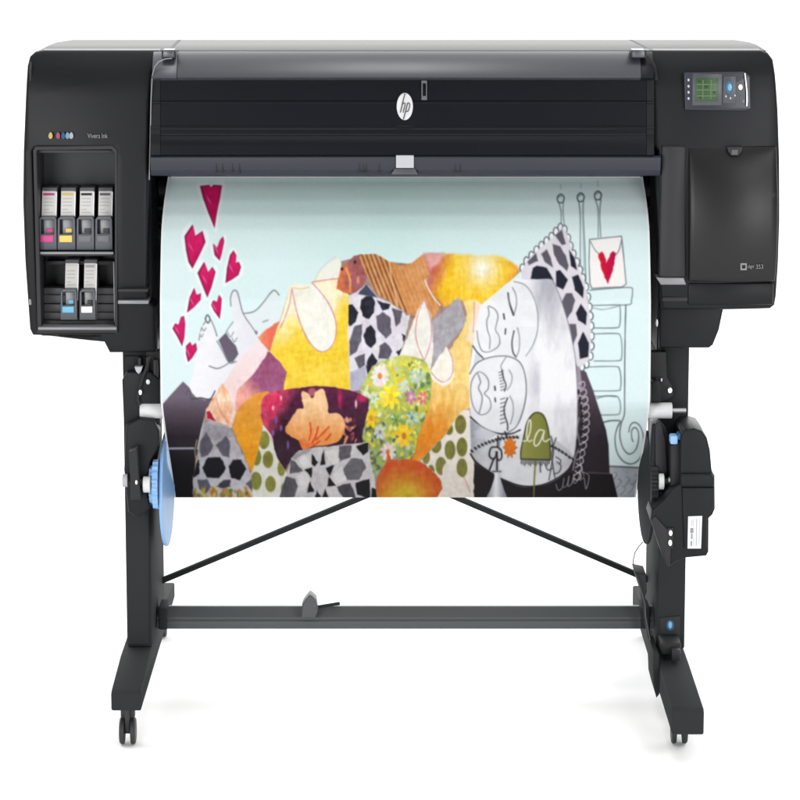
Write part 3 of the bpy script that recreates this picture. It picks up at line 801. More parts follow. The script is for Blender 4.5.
def spl(pts, closed=False, n=6):
    """Catmull-Rom"""
    out = []
    N = len(pts)
    rng_ = range(N) if closed else range(N - 1)
    for i in rng_:
        p0 = pts[(i - 1) % N] if closed or i > 0 else pts[0]
        p1 = pts[i]; p2 = pts[(i + 1) % N]
        p3 = pts[(i + 2) % N] if closed or i + 2 < N else pts[-1]
        for k in range(n):
            t = k / n
            out.append(tuple(0.5 * ((2 * p1[j]) + (-p0[j] + p2[j]) * t + (2 * p0[j] - 5 * p1[j] + 4 * p2[j] - p3[j]) * t * t + (-p0[j] + 3 * p1[j] - 3 * p2[j] + p3[j]) * t ** 3) for j in (0, 1)))
    if not closed: out.append(pts[-1])
    return out

CLIP = [None]
QUILT = [0.0]
def poly(pts, col, a=1.0, smooth=False, soft=0.55, wob=0.0):
    wob = max(wob, QUILT[0])
    if smooth: pts = spl(pts, True)
    xs = [p[0] for p in pts]; ys = [p[1] for p in pts]
    w = window_of(min(xs) - 3, max(xs) + 3, min(ys) - 3, max(ys) + 3)
    if w is None: return
    x, y = PXg[w], PYg[w]
    if wob:
        x = x + (fbm(x, y, 5, 5, 91) - 0.5) * wob; y = y + (fbm(x, y, 5, 5, 95) - 0.5) * wob
    ins = inside(x, y, pts)
    d = seg_dist(x, y, pts, True)
    m = np.clip(0.5 + np.where(ins, d, -d) / (2 * soft), 0, 1) * a
    if CLIP[0] is not None: m = m * CLIP[0][w]
    blend(w, m, col)

def stroke(pts, wd, col, a=1.0, smooth=True, closed=False, soft=0.5):
    if smooth and len(pts) > 2: pts = spl(pts, closed)
    xs = [p[0] for p in pts]; ys = [p[1] for p in pts]
    w = window_of(min(xs) - 4, max(xs) + 4, min(ys) - 4, max(ys) + 4)
    if w is None: return
    x, y = PXg[w], PYg[w]
    d = seg_dist(x, y, pts, closed and not smooth)
    wd = wd * (0.86 + 0.35 * (vnoise(x, y, 7, 9, 33) - 0.5))
    m = np.clip((wd / 2 - d) / (2 * soft) + 0.5, 0, 1) * a
    if CLIP[0] is not None: m = m * CLIP[0][w]
    blend(w, m, col)

def elps(cx, cy, rx, ry, col, a=1.0, rot=0.0, soft=0.5):
    R = max(rx, ry) + 2
    w = window_of(cx - R, cx + R, cy - R, cy + R)
    if w is None: return
    x, y = PXg[w] - cx, PYg[w] - cy
    c, s = math.cos(rot), math.sin(rot)
    u, q = x * c + y * s, -x * s + y * c
    d = (1 - np.sqrt((u / rx) ** 2 + (q / ry) ** 2)) * min(rx, ry)
    m = np.clip(0.5 + d / (2 * soft), 0, 1) * a
    if CLIP[0] is not None: m = m * CLIP[0][w]
    blend(w, m, col)

def clip(pts, smooth=False):
    if pts is None:
        CLIP[0] = None; return
    if smooth: pts = spl(pts, True)
    CLIP[0] = inside(PXg, PYg, pts).astype(float)

def C(*c): return np.array(c, float)
def mixc(a, b, t):
    t = np.clip(t, 0, 1)[..., None]
    return np.array(a, float) * (1 - t) + np.array(b, float) * t
def gradn(a, b, fn, nz=0.3, sx=6, sy=6, seed=1):
    return lambda x, y: mixc(a, b, fn(x, y) + nz * (fbm(x, y, sx, sy, seed) - 0.5))

# --- pale blue ground
IMG[:] = mixc((208, 236, 233), (224, 242, 243), np.abs(PXg - 380) / 230 + (PYg - 200) / 260 + 0.35 * (fbm(PXg, PYg, 60, 40, 3) - 0.5))
LN = (98, 110, 114)

# --- headboard at the right
for (x, y) in ((560.8, 198.2), (580.8, 197.0), (598, 195.2)):
    stroke([(x, y - 9), (x - 0.2, y - 14)], 0.8, (110, 140, 155), 0.6)
    stroke([(x, y - 4), (x + 3.2, y - 1), (x + 2, y + 4), (x - 2.4, y + 4), (x - 3.3, y - 1)], 1.3, (70, 82, 86), closed=True)
    stroke([(x - 2, y - 1), (x + 1, y - 2.5)], 1.0, (90, 100, 104), 0.7)
stroke([(558.6, 202), (561, 212), (561, 226)], 0.9, LN); stroke([(563.4, 202), (563, 212), (564.5, 226)], 0.9, LN)
stroke([(578.6, 201), (580.2, 215), (580.3, 250), (581, 280)], 1.0, LN); stroke([(583.4, 201), (583.2, 215), (585, 250), (586, 290)], 1.0, LN)
stroke([(583, 205), (583, 225), (584, 270)], 1.6, (150, 165, 168), 0.7)
stroke([(595.4, 200), (598, 210), (598.3, 237)], 1.0, LN); stroke([(601, 200), (599.8, 212), (600.8, 237)], 1.0, LN)
# envelope
env = [(589.6, 239.5), (606, 237.8), (621.5, 236.2), (623.5, 255), (626.2, 284), (622, 287), (607, 287.5), (592, 288.5), (590, 284), (589, 262)]
poly(env, (246, 243, 240)); stroke(env, 1.2, (105, 116, 120), smooth=False, closed=True)
stroke([(590.5, 241.5), (595, 250), (600, 254.5)], 0.9, LN); stroke([(621.5, 240), (619, 250), (615, 256)], 0.9, LN)
poly([(598.3, 254), (601.5, 251.5), (603.5, 254), (606.5, 263), (610, 254), (612.5, 251), (615.5, 253), (614.3, 266), (610.5, 276), (608, 284.5), (605.6, 279), (601, 268)],
     gradn((215, 20, 45), (185, 10, 70), lambda x, y: (x - 600) / 14, 0.6, 2, 3), wob=2.0)
# headboard rail and rungs
stroke([(590, 290.2), (610, 288.5), (630, 287.5), (632.5, 291), (631.5, 300), (629.5, 304.5), (612, 305), (592, 305.5)], 1.1, LN)
stroke([(592, 307.5), (603, 309.5), (619, 306)], 0.9, LN, 0.8)
def rung(y0, y1, xr, xl=592):
    stroke([(xl, y0), (xr - 6, y0 - 0.5), (xr - 1.5, y0 + 2.5), (xr, (y0 + y1) / 2), (xr - 0.6, y1 - 3), (xr - 4, y1 - 0.3), (xl + 2, y1)], 1.05, LN)
stroke([(620, 305), (620.4, 316), (619.6, 325), (616, 327.8), (594, 328)], 1.05, LN)
rung(334, 361, 622); rung(367, 391, 621, 588); rung(396.5, 415, 620.5, 594)
stroke([(597, 398.5), (606, 396), (616, 396.5)], 1.5, LN, 0.8)
stroke([(602, 422.8), (610, 420.8), (619, 420.5)], 1.7, LN)
stroke([(625.8, 305), (625.2, 330), (624.8, 360), (624.6, 395), (624.4, 414), (621, 424), (619.8, 436), (623, 448), (629, 454), (635.5, 450), (638.5, 440), (638, 431), (634.5, 427.5), (631.6, 431), (631.8, 438), (633, 441.5)], 1.2, (80, 90, 94))
stroke([(620.5, 421), (616.5, 430), (615, 440), (617, 452), (623, 461), (631, 464), (638.5, 460), (643, 450), (643.5, 438), (640.5, 427), (635, 422.5), (630.5, 425), (628.8, 432)], 1.2, (80, 90, 94))
# grey floor strip at lower right
poly([(607, 466.5), (650, 467), (650, 499), (600, 499)], lambda x, y: mixc((196, 202, 210), (150, 158, 168), fbm(x, y, 8, 8, 12) + (x - 620) / 60))
stroke([(609, 466.2), (642, 467.8)], 1.6, (78, 84, 90))
for k in range(7):
    x, y = 614 + 4.2 * k, 472 + (k * 7) % 16
    stroke([(x, y), (x + 3, y + 2), (x + 1, y + 6), (x - 2, y + 9)], 0.8, (95, 100, 108), 0.8)

# --- bed side, left
bedL = [(161, 406), (171, 394.5), (183, 381.5), (190, 388), (196, 397), (205, 400), (213, 390), (217, 388), (214, 400), (206, 412), (201, 430), (197, 449), (200, 499), (150, 499)]
poly(bedL, lambda x, y: mixc((112, 100, 114), (44, 34, 42), (y - 396) / 42 + 0.12 * (fbm(x, y, 9, 5, 21) - 0.5)))
poly([(150, 449.5), (200, 449.5), (200, 499), (150, 499)], lambda x, y: mixc((40, 32, 38), (12, 6, 12), (y - 450) / 16))
stroke([(166, 448.6), (193.5, 448.4)], 2.6, (150, 152, 162), smooth=False)
stroke([(167, 448.2), (193, 448.0)], 1.0, (205, 207, 214), smooth=False)
# --- bed side, right
poly([(573, 352), (577, 366), (586, 372), (593, 390), (601, 415), (606, 430), (608.5, 445), (609.5, 472), (612, 499), (465, 499), (465, 455), (520, 480), (560, 470), (575, 430)],
     lambda x, y: mixc((84, 72, 84), (36, 28, 34), (y - 385) / 60 + 0.2 * (fbm(x, y, 5, 9, 22) - 0.5) + (x - 600) / 200))
poly([(560, 473), (612, 474), (618, 499), (465, 499), (465, 460), (520, 486)], (20, 14, 18))
stroke([(588, 472.6), (609, 473.4)], 1.4, (88, 80, 88), smooth=False)

# --- feet under the cover
WF = gradn((244, 243, 246), (222, 224, 232), lambda x, y: (x - 195) / 90, 0.6, 12, 12, 31)
poly([(197, 350), (199, 336), (202, 326), (206, 320), (211, 319.5), (215, 328), (218.5, 341), (228.5, 362), (235, 360), (238, 345), (234, 328), (231.5, 310), (231, 298), (233.5, 291), (237, 291.5), (240.5, 300), (243, 313),
      (257, 334), (262, 340), (243, 370), (230, 388), (214, 398), (206, 400), (197, 398), (192, 393), (189, 386), (193, 375)], WF)
poly([(243.5, 313.5), (254, 311.5), (262, 304), (271, 292.5), (276, 291), (280, 296), (281, 306), (283, 322), (262, 336), (257, 333)], (226, 236, 238))
poly([(218.5, 340), (226, 332.5), (229, 338), (236, 346), (238.5, 354), (233, 362), (228.5, 362.5)], (104, 94, 110))
for p in ([(217, 341), (222, 350), (229, 362.5), (236, 361.5)], [(211, 320), (214.5, 328), (217, 336)], [(231, 306), (230.5, 298), (233, 291), (236.5, 291), (238.5, 296), (243, 313), (250, 324), (257, 334)],
          [(243.5, 313.5), (254, 311.5), (262, 304), (271, 292.5), (275, 290.5), (279, 295)], [(199, 340), (201, 330), (205, 322)], [(209, 366), (217, 368.5), (224, 366), (230, 362)]):
    stroke(p, 1.2, (112, 118, 126))
stroke([(207.5, 315), (210, 319), (208, 323), (205.5, 319)], 1.5, (78, 82, 90), closed=True)
for q in ((230.5, 332, 3, 5), (234.5, 338, 2.4, 4), (204, 328, 2, 3), (201.5, 334, 1.8, 3)):
    elps(*q, (238, 238, 242)); stroke([(q[0] - q[2], q[1]), (q[0], q[1] + q[3]), (q[0] + q[2], q[1])], 0.9, (110, 112, 120))
stroke([(226, 332), (230, 326), (233, 322)], 1.0, (120, 126, 130))
stroke([(263, 322), (268, 320)], 1.2, (130, 140, 145))
elps(256.2, 332.5, 1.3, 1.8, (120, 124, 130))
stroke([(186.5, 394), (188, 390.5), (191, 393), (190, 398)], 1.3, (90, 88, 98)); stroke([(191, 399), (200, 398), (210, 399), (215, 391)], 1.6, (70, 66, 74))

# --- hearts
def heart(pts):
    c = (sum(p[0] for p in pts) / len(pts), sum(p[1] for p in pts) / len(pts))
    big = [(c[0] + (x - c[0]) * 1.22 + (0.8 if x > c[0] else -0.8), c[1] + (y - c[1]) * 1.12 + (0.8 if y > c[1] else -0.8)) for x, y in pts]
    poly(big, (246, 250, 251), 0.85, smooth=True, soft=1.0)
    poly(pts, (120, 22, 62))
    small = [(c[0] + (x - c[0]) * 0.86 + 0.3, c[1] + (y - c[1]) * 0.92) for x, y in pts]
    poly(small, gradn((222, 30, 108), (178, 16, 84), lambda x, y: (y - c[1]) / 40 + 0.3, 0.7, 3, 4, int(c[0])), soft=0.9)
    elps(c[0] - 3, c[1] + 2, 0.7, 4, (238, 150, 190), 0.6, rot=-0.5)
for h in ([(200, 186), (209, 185), (211, 187.5), (213.5, 184.8), (222, 185.5), (220, 198), (217, 212), (214.5, 228), (208, 212), (203, 198)],
          [(184.5, 236), (192.5, 224.5), (195.2, 236), (202.5, 231), (205.5, 242), (198.5, 257), (192.4, 268.5), (188.5, 262), (186, 250)],
          [(212.8, 244), (217, 248.5), (220, 240), (223, 236.5), (224.2, 241), (221.5, 254), (219.5, 260.5), (214.6, 255)],
          [(225.5, 283), (227, 268), (230, 255), (233.5, 250.5), (236.2, 255), (235.5, 263), (239, 262), (241, 267), (238.5, 275), (232, 279.5)],
          [(197.5, 273), (204, 262), (208, 272.5), (212.5, 267), (215.5, 272), (211.5, 287), (207.3, 297.5), (203, 287)],
          [(187, 312.5), (189.5, 298), (194, 288), (196.5, 295), (201, 293.5), (200.5, 300), (194, 307)],
          [(211.2, 305), (213, 300.5), (217, 302), (219, 295), (221.6, 298.5), (221, 308), (219.6, 318.8), (214, 311)],
          [(172.5, 328.5), (175, 323.5), (178.5, 325), (181, 317), (184, 316), (185.2, 324), (184.2, 338), (182, 346), (177.5, 337)],
          [(172.5, 352), (176, 342), (181, 346), (184, 352), (180, 360), (176, 368)][:0] or [(186, 346), (190, 342), (192, 346), (196, 343), (197, 350), (192, 358), (188, 362), (186, 354)]):
    heart(h)

# ------------------------------------------------------------------ the quilt
poly([(200, 440), (206, 412), (222, 386), (262, 337), (279, 323), (290, 288), (313, 284), (338, 262), (362, 256), (388, 262), (412, 264), (440, 256), (512, 264), (520, 272), (480, 306), (473, 345), (471, 499), (193, 499), (195, 462)],
     gradn((150, 120, 120), (176, 150, 130), lambda x, y: fbm(x, y, 12, 12, 40), 0.5))
QUILT[0] = 1.9
# pale pink legs
poly([(262, 337), (270, 352), (252, 376), (240, 390), (237, 412), (231, 428), (222, 422), (213, 400), (222, 386), (240, 358)], gradn((244, 226, 228), (236, 205, 200), lambda x, y: (y - 350) / 70, 0.4, 8, 8, 41))
poly([(222, 384), (229, 392), (233, 405), (231, 426), (221, 424), (206, 419), (206, 409), (213, 399)], gradn((247, 222, 195), (232, 160, 120), lambda x, y: (fbm(x, y, 5, 9, 43) - 0.3) * 1.8, 0.0), smooth=False)
stroke([(216, 398), (220, 410), (228, 422)], 1.6, (226, 122, 92), 0.6); stroke([(223, 388), (226, 400), (224, 410)], 1.4, (236, 176, 110), 0.8)
poly([(206.5, 418.5), (207, 412), (210, 411), (215.5, 421)], (176, 28, 62))
poly([(257, 337), (265, 331), (274, 324), (278.8, 321.5), (278.5, 332), (274, 343), (270.5, 352), (264, 346)], gradn((232, 112, 86), (240, 178, 140), lambda x, y: (270 - x) / 14, 0.8, 5, 6, 44))
# mauve patch
poly([(236, 397), (238, 389), (252, 376), (268.5, 351.5), (276, 358), (287, 368), (287.5, 380), (284, 392), (262, 396), (243, 404), (236, 413)],
     gradn((156, 84, 120), (238, 166, 150), lambda x, y: (264 - x) / 26 + (y - 388) / 30, 0.5, 9, 6, 45))
poly([(270, 352), (276, 358), (286, 367), (281, 356), (276, 340)], (243, 226, 150))
# orange fall
poly([(243, 403), (254, 394), (268, 391), (273, 396), (266, 412), (262, 428), (259, 448), (253, 472), (250, 470), (243, 452), (236, 436), (232, 428), (236, 413)],
     gradn((222, 152, 62), (240, 158, 20), lambda x, y: (y - 400) / 55, 0.8, 3, 10, 46))
# yellow body of the cover
poly([(279, 323), (285, 305), (290, 286), (297, 283.5), (313, 284), (322, 270), (338, 256), (342, 270), (338, 286), (350, 296), (352, 330), (350, 395), (283, 397), (284, 385), (287, 372), (277, 358), (270, 351), (274, 338)],
     gradn((250, 240, 206), (242, 206, 56), lambda x, y: (y - 312) / 26 + np.where(x < 300, (300 - x) / -60, 0) + np.where(x > 330, (x - 330) / 14, 0), 0.9, 5, 9, 47))
poly([(286, 390), (289, 372), (300, 366), (350, 360), (350, 392)], gradn((240, 200, 40), (246, 216, 96), lambda x, y: fbm(x, y, 4, 6, 48), 0.2), 0.9)
poly([(318, 280), (326, 266), (338, 257), (341, 263), (338, 278)], (240, 240, 228))
poly([(292, 288), (313, 284.5), (322, 294), (330, 306), (335.5, 322), (335.5, 336), (331, 347), (323, 351.5), (315, 349), (307, 338), (300, 322), (295, 304)], gradn((240, 238, 222), (247, 244, 236), lambda x, y: fbm(x, y, 7, 7, 49), 0.2), smooth=True)
PK = (205, 132, 146)
stroke([(292, 288), (295, 304), (300, 322), (307, 338), (315, 348.5), (323, 351.8), (331, 347), (335.8, 336), (335.8, 322), (330, 306), (322, 294), (312, 282.5)], 1.1, PK)
stroke([(313, 282), (326, 280), (338, 278.5)], 1.2, (214, 130, 140)); stroke([(314.5, 281), (320, 270), (328, 262), (336, 257)], 0.9, (220, 190, 185), 0.8)
stroke([(291.5, 290), (289.5, 304), (284, 320), (280, 328)], 1.1, PK); stroke([(294, 288), (301, 289), (309, 287)], 1.4, (232, 206, 150))
# rust patch
poly([(336.5, 289), (338.5, 276), (340.5, 268), (348, 262), (354, 256), (362, 254), (368, 264), (366, 280), (358, 293), (346, 293.5)], gradn((160, 92, 96), (228, 118, 60), lambda x, y: (348 - x) / 14 + 0.2, 1.6, 4, 8, 50))
stroke([(346, 268), (350, 280), (350, 292)], 2.2, (236, 150, 76)); elps(358, 280, 1.6, 4, (226, 140, 110), 0.9)
for q in ((342, 269), (355, 262)): elps(*q, 1.3, 1.8, (60, 40, 50))
# brown corduroy
cord = [(359, 258), (362, 254.5), (376, 254), (388, 261), (400, 265.5), (412, 263), (422, 255), (432, 254), (441, 257), (432, 268), (426, 282), (432, 296), (440, 306), (434, 317), (424, 317), (412, 315.5), (400, 309), (388, 300), (376, 294), (366, 274)]
poly(cord, gradn((200, 132, 76), (216, 152, 96), lambda x, y: fbm(x, y, 5, 16, 51), 0.3))
clip(cord)
for k in range(16):
    x = 352 + k * 4.4
    if k < 8: stroke([(x, 252), (x + 9, 276), (x + 25, 316)], 1.3, (92, 60, 54), 0.85)
    stroke([(x + 2, 252), (x + 11, 276), (x + 27, 316)], 0.8, (236, 184, 128), 0.55)
stroke([(389, 256), (391, 275), (398, 305)], 1.2, (250, 214, 160), 0.9)
poly([(420, 250), (445, 250), (442, 262), (430, 266)], (226, 168, 150), 0.8, soft=2)
clip(None)
# geometric fabric in the middle
gA = [(349, 296), (357, 292), (366, 284), (376, 296), (392, 304), (402, 311), (408, 318), (406, 335), (401, 352), (396, 362), (382, 362), (372, 366), (366, 380), (366, 390), (350, 390), (348, 330)]
poly(gA, gradn((214, 208, 220), (232, 228, 234), lambda x, y: fbm(x, y, 8, 8, 52), 0.2))
clip(gA)
BK, GY = (38, 38, 50), (94, 90, 102)
for c, p in ((BK, [(361.5, 300), (366, 296), (372, 295.5), (375, 303), (373.5, 313), (369, 319.5), (363, 317), (360, 308)]), (BK, [(348, 305), (353, 304.5), (358, 313), (355.5, 322), (350, 326), (347, 320)]),
             (GY, [(354, 326), (362.5, 323.5), (361.5, 340), (356, 352), (350, 356), (349.5, 342)]), (BK, [(366.5, 328), (371, 325), (375.5, 331), (376, 342), (371, 347.5), (365, 343), (364, 335)]),
             (GY, [(376, 316), (383, 312), (390.5, 318), (391.5, 333), (386, 338.5), (378, 330)]), (BK, [(377, 300), (391, 305), (389, 309), (383, 311)]), (GY, [(379, 346), (385.5, 342), (392.5, 351), (388, 359), (379, 358)]),
             (GY, [(354.5, 358), (364.5, 353.5), (365, 365), (359, 369.5)]), (BK, [(366.5, 362), (372, 353), (378, 361), (374, 368), (367, 370)]), (GY, [(392, 308), (402, 311), (401, 322), (396, 326)]),
             (BK, [(402, 334), (407, 336), (404, 342)]), (BK, [(396, 352), (402, 348), (400, 357)]), ((66, 74, 92), [(358, 294), (366, 284), (378, 298), (370, 296)]), (BK, [(366, 366), (374, 370), (368, 376)]),
             ((180, 178, 196), [(350, 372), (366, 366), (366, 392), (350, 392)])):
    poly(p, c)
clip(None)
# cream leaves, middle
poly([(396, 362), (402, 350), (410, 330), (418, 310), (423.5, 299), (431, 316), (434, 335), (434, 352), (430, 372), (412, 366)], gradn((242, 238, 226), (232, 230, 226), lambda x, y: fbm(x, y, 8, 8, 53), 0.2))
poly([(401, 318), (410, 314), (406, 334)], (214, 214, 220))
stroke([(424, 300), (418, 314), (415.5, 332), (418, 346), (424, 360)], 1.0, (206, 134, 120)); stroke([(424.5, 300), (430, 316), (431.5, 334), (429, 348), (424.5, 360)], 1.0, PK)
# yellow glow at the head of the cover
K_ = [(424, 253), (445, 254), (470, 255), (500, 256), (512, 262), (521, 270), (513, 278), (500, 289), (491, 300), (483, 304), (474, 303), (462, 300), (452, 304), (444, 308), (437, 298), (428, 288), (429, 272)]
def kcol(x, y):
    c = mixc((196, 92, 84), (244, 196, 40), (x - 432 + (y - 270) * 0.35) / 18 + 0.4 * (fbm(x, y, 3, 14, 54) - 0.5))
    t = np.exp(-(((x - 482) / 17) ** 2 + ((y - 268) / 18) ** 2))
    c = c * (1 - t[..., None]) + np.array((246, 240, 214)) * t[..., None]
    t2 = np.clip((x - 506) / 14, 0, 1)[..., None]
    c = c * (1 - t2) + np.array((236, 150, 50)) * t2
    t3 = np.clip((y - 292) / 14, 0, 1)[..., None] * np.clip((x - 455) / -20, 0, 1)[..., None]
    c = c * (1 - t3) + np.array((220, 130, 60)) * t3
    n = (fbm(x, y, 2.2, 22, 55) - 0.5)[..., None]
    return np.clip(c + n * np.array((14, 30, 60)), 0, 255)
poly(K_, kcol, soft=1.6, wob=3)
poly([(424, 253), (445, 254), (438, 264), (430, 270)], (232, 184, 178), 0.8, soft=2)
stroke([(425, 280), (428, 288), (434, 298), (440, 305)], 1.6, (246, 232, 214), 0.95)
# long strip of yellow down to orange
M_ = [(440, 366), (450, 350), (462, 330), (467, 315), (463, 300), (476, 300), (482, 303), (476, 330), (471, 352), (470, 372), (471, 408), (462, 412), (445, 435), (428, 452), (418, 462), (410, 462), (418, 436), (426, 410), (431, 392), (431, 372)]
poly(M_, gradn((243, 212, 132), (233, 140, 34), lambda x, y: (y - 385) / 60 + (450 - x) / 160, 0.7, 3, 14, 56))
poly([(466, 340), (476, 300), (482, 304), (472, 345)], (246, 226, 214), 0.8)
stroke([(474.5, 302), (474, 318), (473, 332)], 0.9, PK, 0.8)
poly([(431, 370), (440, 352), (446, 346), (452, 356), (454, 370), (452, 380), (444, 386), (436, 382), (430, 376)], (246, 240, 226), smooth=True)
stroke([(447, 347), (452, 358), (453, 370), (450, 378), (443, 382), (436, 378), (431, 372)], 0.9, PK)
# grey diamond
poly([(432, 321), (446, 309), (458.5, 296.5), (462, 308), (466.5, 320), (458, 334), (446, 348), (438, 358), (432.5, 368), (433.5, 344)], gradn((160, 154, 162), (182, 178, 184), lambda x, y: fbm(x, y, 3, 10, 57), 0.5))
# flower fabric
FL = spl([(360, 392), (366, 378), (374, 366), (386, 360), (400, 356), (414, 357), (426, 362), (431, 376), (431, 394), (427, 412), (419, 434), (412, 460), (404, 460), (396, 458), (386, 462), (378, 474), (372, 480), (366, 466), (362, 440), (358, 410)], True)
poly(FL, gradn((150, 170, 88), (214, 214, 96), lambda x, y: fbm(x, y, 10, 10, 58) * 1.6 - 0.3 + (390 - y) / 160, 0.3))
clip(FL)
r = random.Random(5)
pal = [(246, 224, 60), (250, 238, 130), (206, 222, 208), (186, 212, 208), (240, 206, 50), (226, 232, 214), (120, 158, 80), (86, 128, 76), (236, 190, 60), (196, 206, 120)]
pal2 = [(86, 104, 92), (70, 96, 84), (58, 80, 96), (120, 140, 70), (234, 206, 60), (160, 174, 160)]
for k in range(420):
    x, y = r.uniform(356, 434), r.uniform(354, 482)
    low = (y - 410) / 60 - (x - 395) / 90 + r.uniform(-0.35, 0.35)
    c = r.choice(pal2 if low > 0.45 else pal)
    elps(x, y, r.uniform(0.8, 2.2), r.uniform(1.2, 4.2), c, 0.85, rot=r.uniform(-0.9, 0.9))
def flower(cx, cy, n, rr, c, cc, ry=1.35):
    for k in range(n):
        a = 2 * math.pi * k / n + cx
        elps(cx + rr * 0.62 * math.cos(a), cy + rr * 0.62 * ry * math.sin(a), rr * 0.5, rr * 0.26, tuple(min(255, q + r.randint(-14, 10)) for q in c), 0.95, rot=math.atan2(math.sin(a) * ry, math.cos(a)))
    elps(cx, cy, rr * 0.26, rr * 0.36, cc)
for q in ((380, 376, 12, 8.5, (246, 232, 226), (226, 138, 60)), (391, 397, 7, 9.5, (250, 224, 56), (226, 190, 40)), (404, 436, 8, 9, (246, 200, 40), (190, 120, 30)), (371, 418, 7, 8, (246, 206, 40), (220, 150, 40)),
          (411, 397, 6, 6, (196, 120, 176), (232, 180, 210)), (423, 398, 6, 5.5, (232, 120, 130), (246, 190, 190)), (403, 387, 7, 5, (190, 220, 220), (232, 226, 120)), (415, 376, 7, 6, (180, 212, 214), (246, 230, 140)),
          (417, 366, 6, 5, (246, 236, 160), (232, 206, 80)), (412, 418, 6, 6, (170, 200, 196), (110, 140, 130)), (380, 432, 7, 6, (206, 212, 214), (150, 140, 150)), (388, 452, 10, 7.5, (232, 214, 208), (214, 120, 60)), (374, 398, 6, 5, (206, 224, 232), (180, 190, 160)), (368, 456, 6, 6, (92, 116, 100), (60, 80, 90)), (396, 420, 6, 5, (120, 160, 80), (90, 130, 70))):
    flower(*q)
clip(None)
# dark cloth with an orange lily
DK = spl([(262, 400), (272, 392), (288, 389), (310, 386.5), (330, 387), (350, 390), (364, 396), (369, 402), (366, 418), (362, 436), (362, 446), (340, 447), (310, 448), (296, 453), (289, 462), (284, 470), (277, 462), (272, 452), (271, 442), (266, 430), (262, 420)], True)
def dk(x, y):
    c = mixc((92, 34, 66), (48, 20, 38), (y - 392) / 45 + 0.5 * (fbm(x, y, 6, 6, 60) - 0.5))
    t = np.clip((282 - x - (y - 425) * 0.5) / 16, 0, 1) * (0.4 + fbm(x, y, 4, 6, 61))
    c = c * (1 - np.clip(t, 0, 1)[..., None]) + np.array((224, 66, 100)) * np.clip(t, 0, 1)[..., None]
    return c
poly(DK, dk)
clip(DK)
for q in ((340, 398, 2, 8), (362, 398, 5, 4), (278, 400, 3, 5), (272, 410, 3, 6)): elps(*q, (206, 40, 96), 0.8, soft=1.5)
for q in ((276, 420, 1.6, 4), (281, 428, 1.4, 3), (288, 445, 1.3, 4), (273, 433, 1.3, 3)): elps(*q, (130, 92, 176), 0.85)
for q in ((273, 408, 1.2, 2.4), (356, 404, 1.2, 4), (281, 398, 1.0, 2.5)): elps(*q, (250, 196, 190), 0.9)
for k in range(26):
    elps(346 + r.uniform(-4, 10), 428 + r.uniform(-9, 15), r.uniform(0.8, 2), r.uniform(1.4, 3.4), r.choice([(176, 84, 100), (226, 150, 130), (240, 176, 140), (100, 40, 62)]), 0.9, rot=r.uniform(-1, 1))
elps(312, 392, 4, 4, (176, 96, 100), 0.9)
clip(None)
poly(spl([(302, 392), (309, 394), (312, 398), (316, 392), (322, 389), (325, 394), (328, 404), (329, 413), (337, 413), (343, 419), (345, 428), (340, 440), (328, 445), (312, 447), (303, 449), (299, 441), (290, 436), (285, 430), (292, 417), (298, 409), (304, 408), (302, 400)], True),
     gradn((244, 200, 150), (238, 152, 78), lambda x, y: (y - 405) / 40, 0.5, 4, 10, 62))
for p in ([(310, 423), (311, 432), (309, 440)], [(318, 427), (316, 436), (312, 443)], [(329, 427), (322, 434), (316, 440)], [(331, 434), (326, 440)], [(320, 441), (313, 446)]):
    stroke(p, 1.9, (222, 62, 34), 0.9)
poly([(298, 440), (305, 438), (312, 446), (302, 450)], (236, 120, 60), 0.8)
# olive spots, left
dotL = [(263, 426), (270, 434), (273, 446), (277, 458), (284, 468), (290, 478), (286, 499), (250, 499), (248, 482), (253, 470), (258, 450)]
poly(dotL, gradn((222, 222, 210), (236, 234, 226), lambda x, y: fbm(x, y, 6, 6, 63), 0.2))
clip(dotL)
for q in ((264, 440, 5.6, 9), (256.5, 457, 4.6, 8.5), (268, 459.5, 5.2, 8.5), (256, 481, 5.6, 9), (270.5, 484, 5.2, 8), (281.5, 468, 4, 8), (284, 489, 3, 6)):
    elps(*q, gradn((150, 146, 62), (122, 124, 54), lambda x, y: fbm(x, y, 3, 5, 64), 0.3)); 
clip(None)
stroke([(263, 426), (271, 436), (273, 446)], 1.3, (238, 236, 228))
# lower left geometric cloth
gB = [(204, 424), (210, 420), (222, 424), (231, 428), (236, 441), (244, 456), (251, 474), (253, 499), (193, 499), (193, 478), (197, 462), (199, 446)]
poly(gB, gradn((172, 166, 174), (200, 196, 202), lambda x, y: fbm(x, y, 4, 4, 65) + (y - 440) / 90, 0.3))
clip(gB)
poly([(203, 422), (232, 428), (234, 436), (222, 440), (214, 440), (202, 438)], gradn((138, 134, 142), (178, 174, 182), lambda x, y: fbm(x, y, 3, 3, 66), 0.8), 0.9)
for c, p in ((GY, [(199.5, 452), (200, 441), (206, 432), (209, 437), (214, 446), (208, 455), (201, 457)]), (GY, [(216, 445), (223, 439), (226, 436), (230, 441), (229.5, 457), (223, 456)]),
             ((14, 12, 20), [(202.5, 467.5), (208, 457.5), (220, 457), (226, 468), (219, 478), (207, 477.5)]), ((16, 14, 22), [(229, 467), (233, 459.5), (241, 460), (246, 469), (240, 480), (231, 478)]),
             ((16, 14, 22), [(193, 458), (199.5, 460), (199, 474), (193, 478)]), (GY, [(198, 480), (207, 479), (211, 487), (206, 493.5), (199, 489)]), ((60, 56, 66), [(217, 487), (223, 480.5), (230, 480), (230, 487), (224, 488.5)]),
             ((60, 60, 66), [(234, 428), (240, 438), (246, 452), (242, 454)]), (GY, [(246, 484), (253, 478), (253, 492)])):
    poly(p, c, soft=0.7)
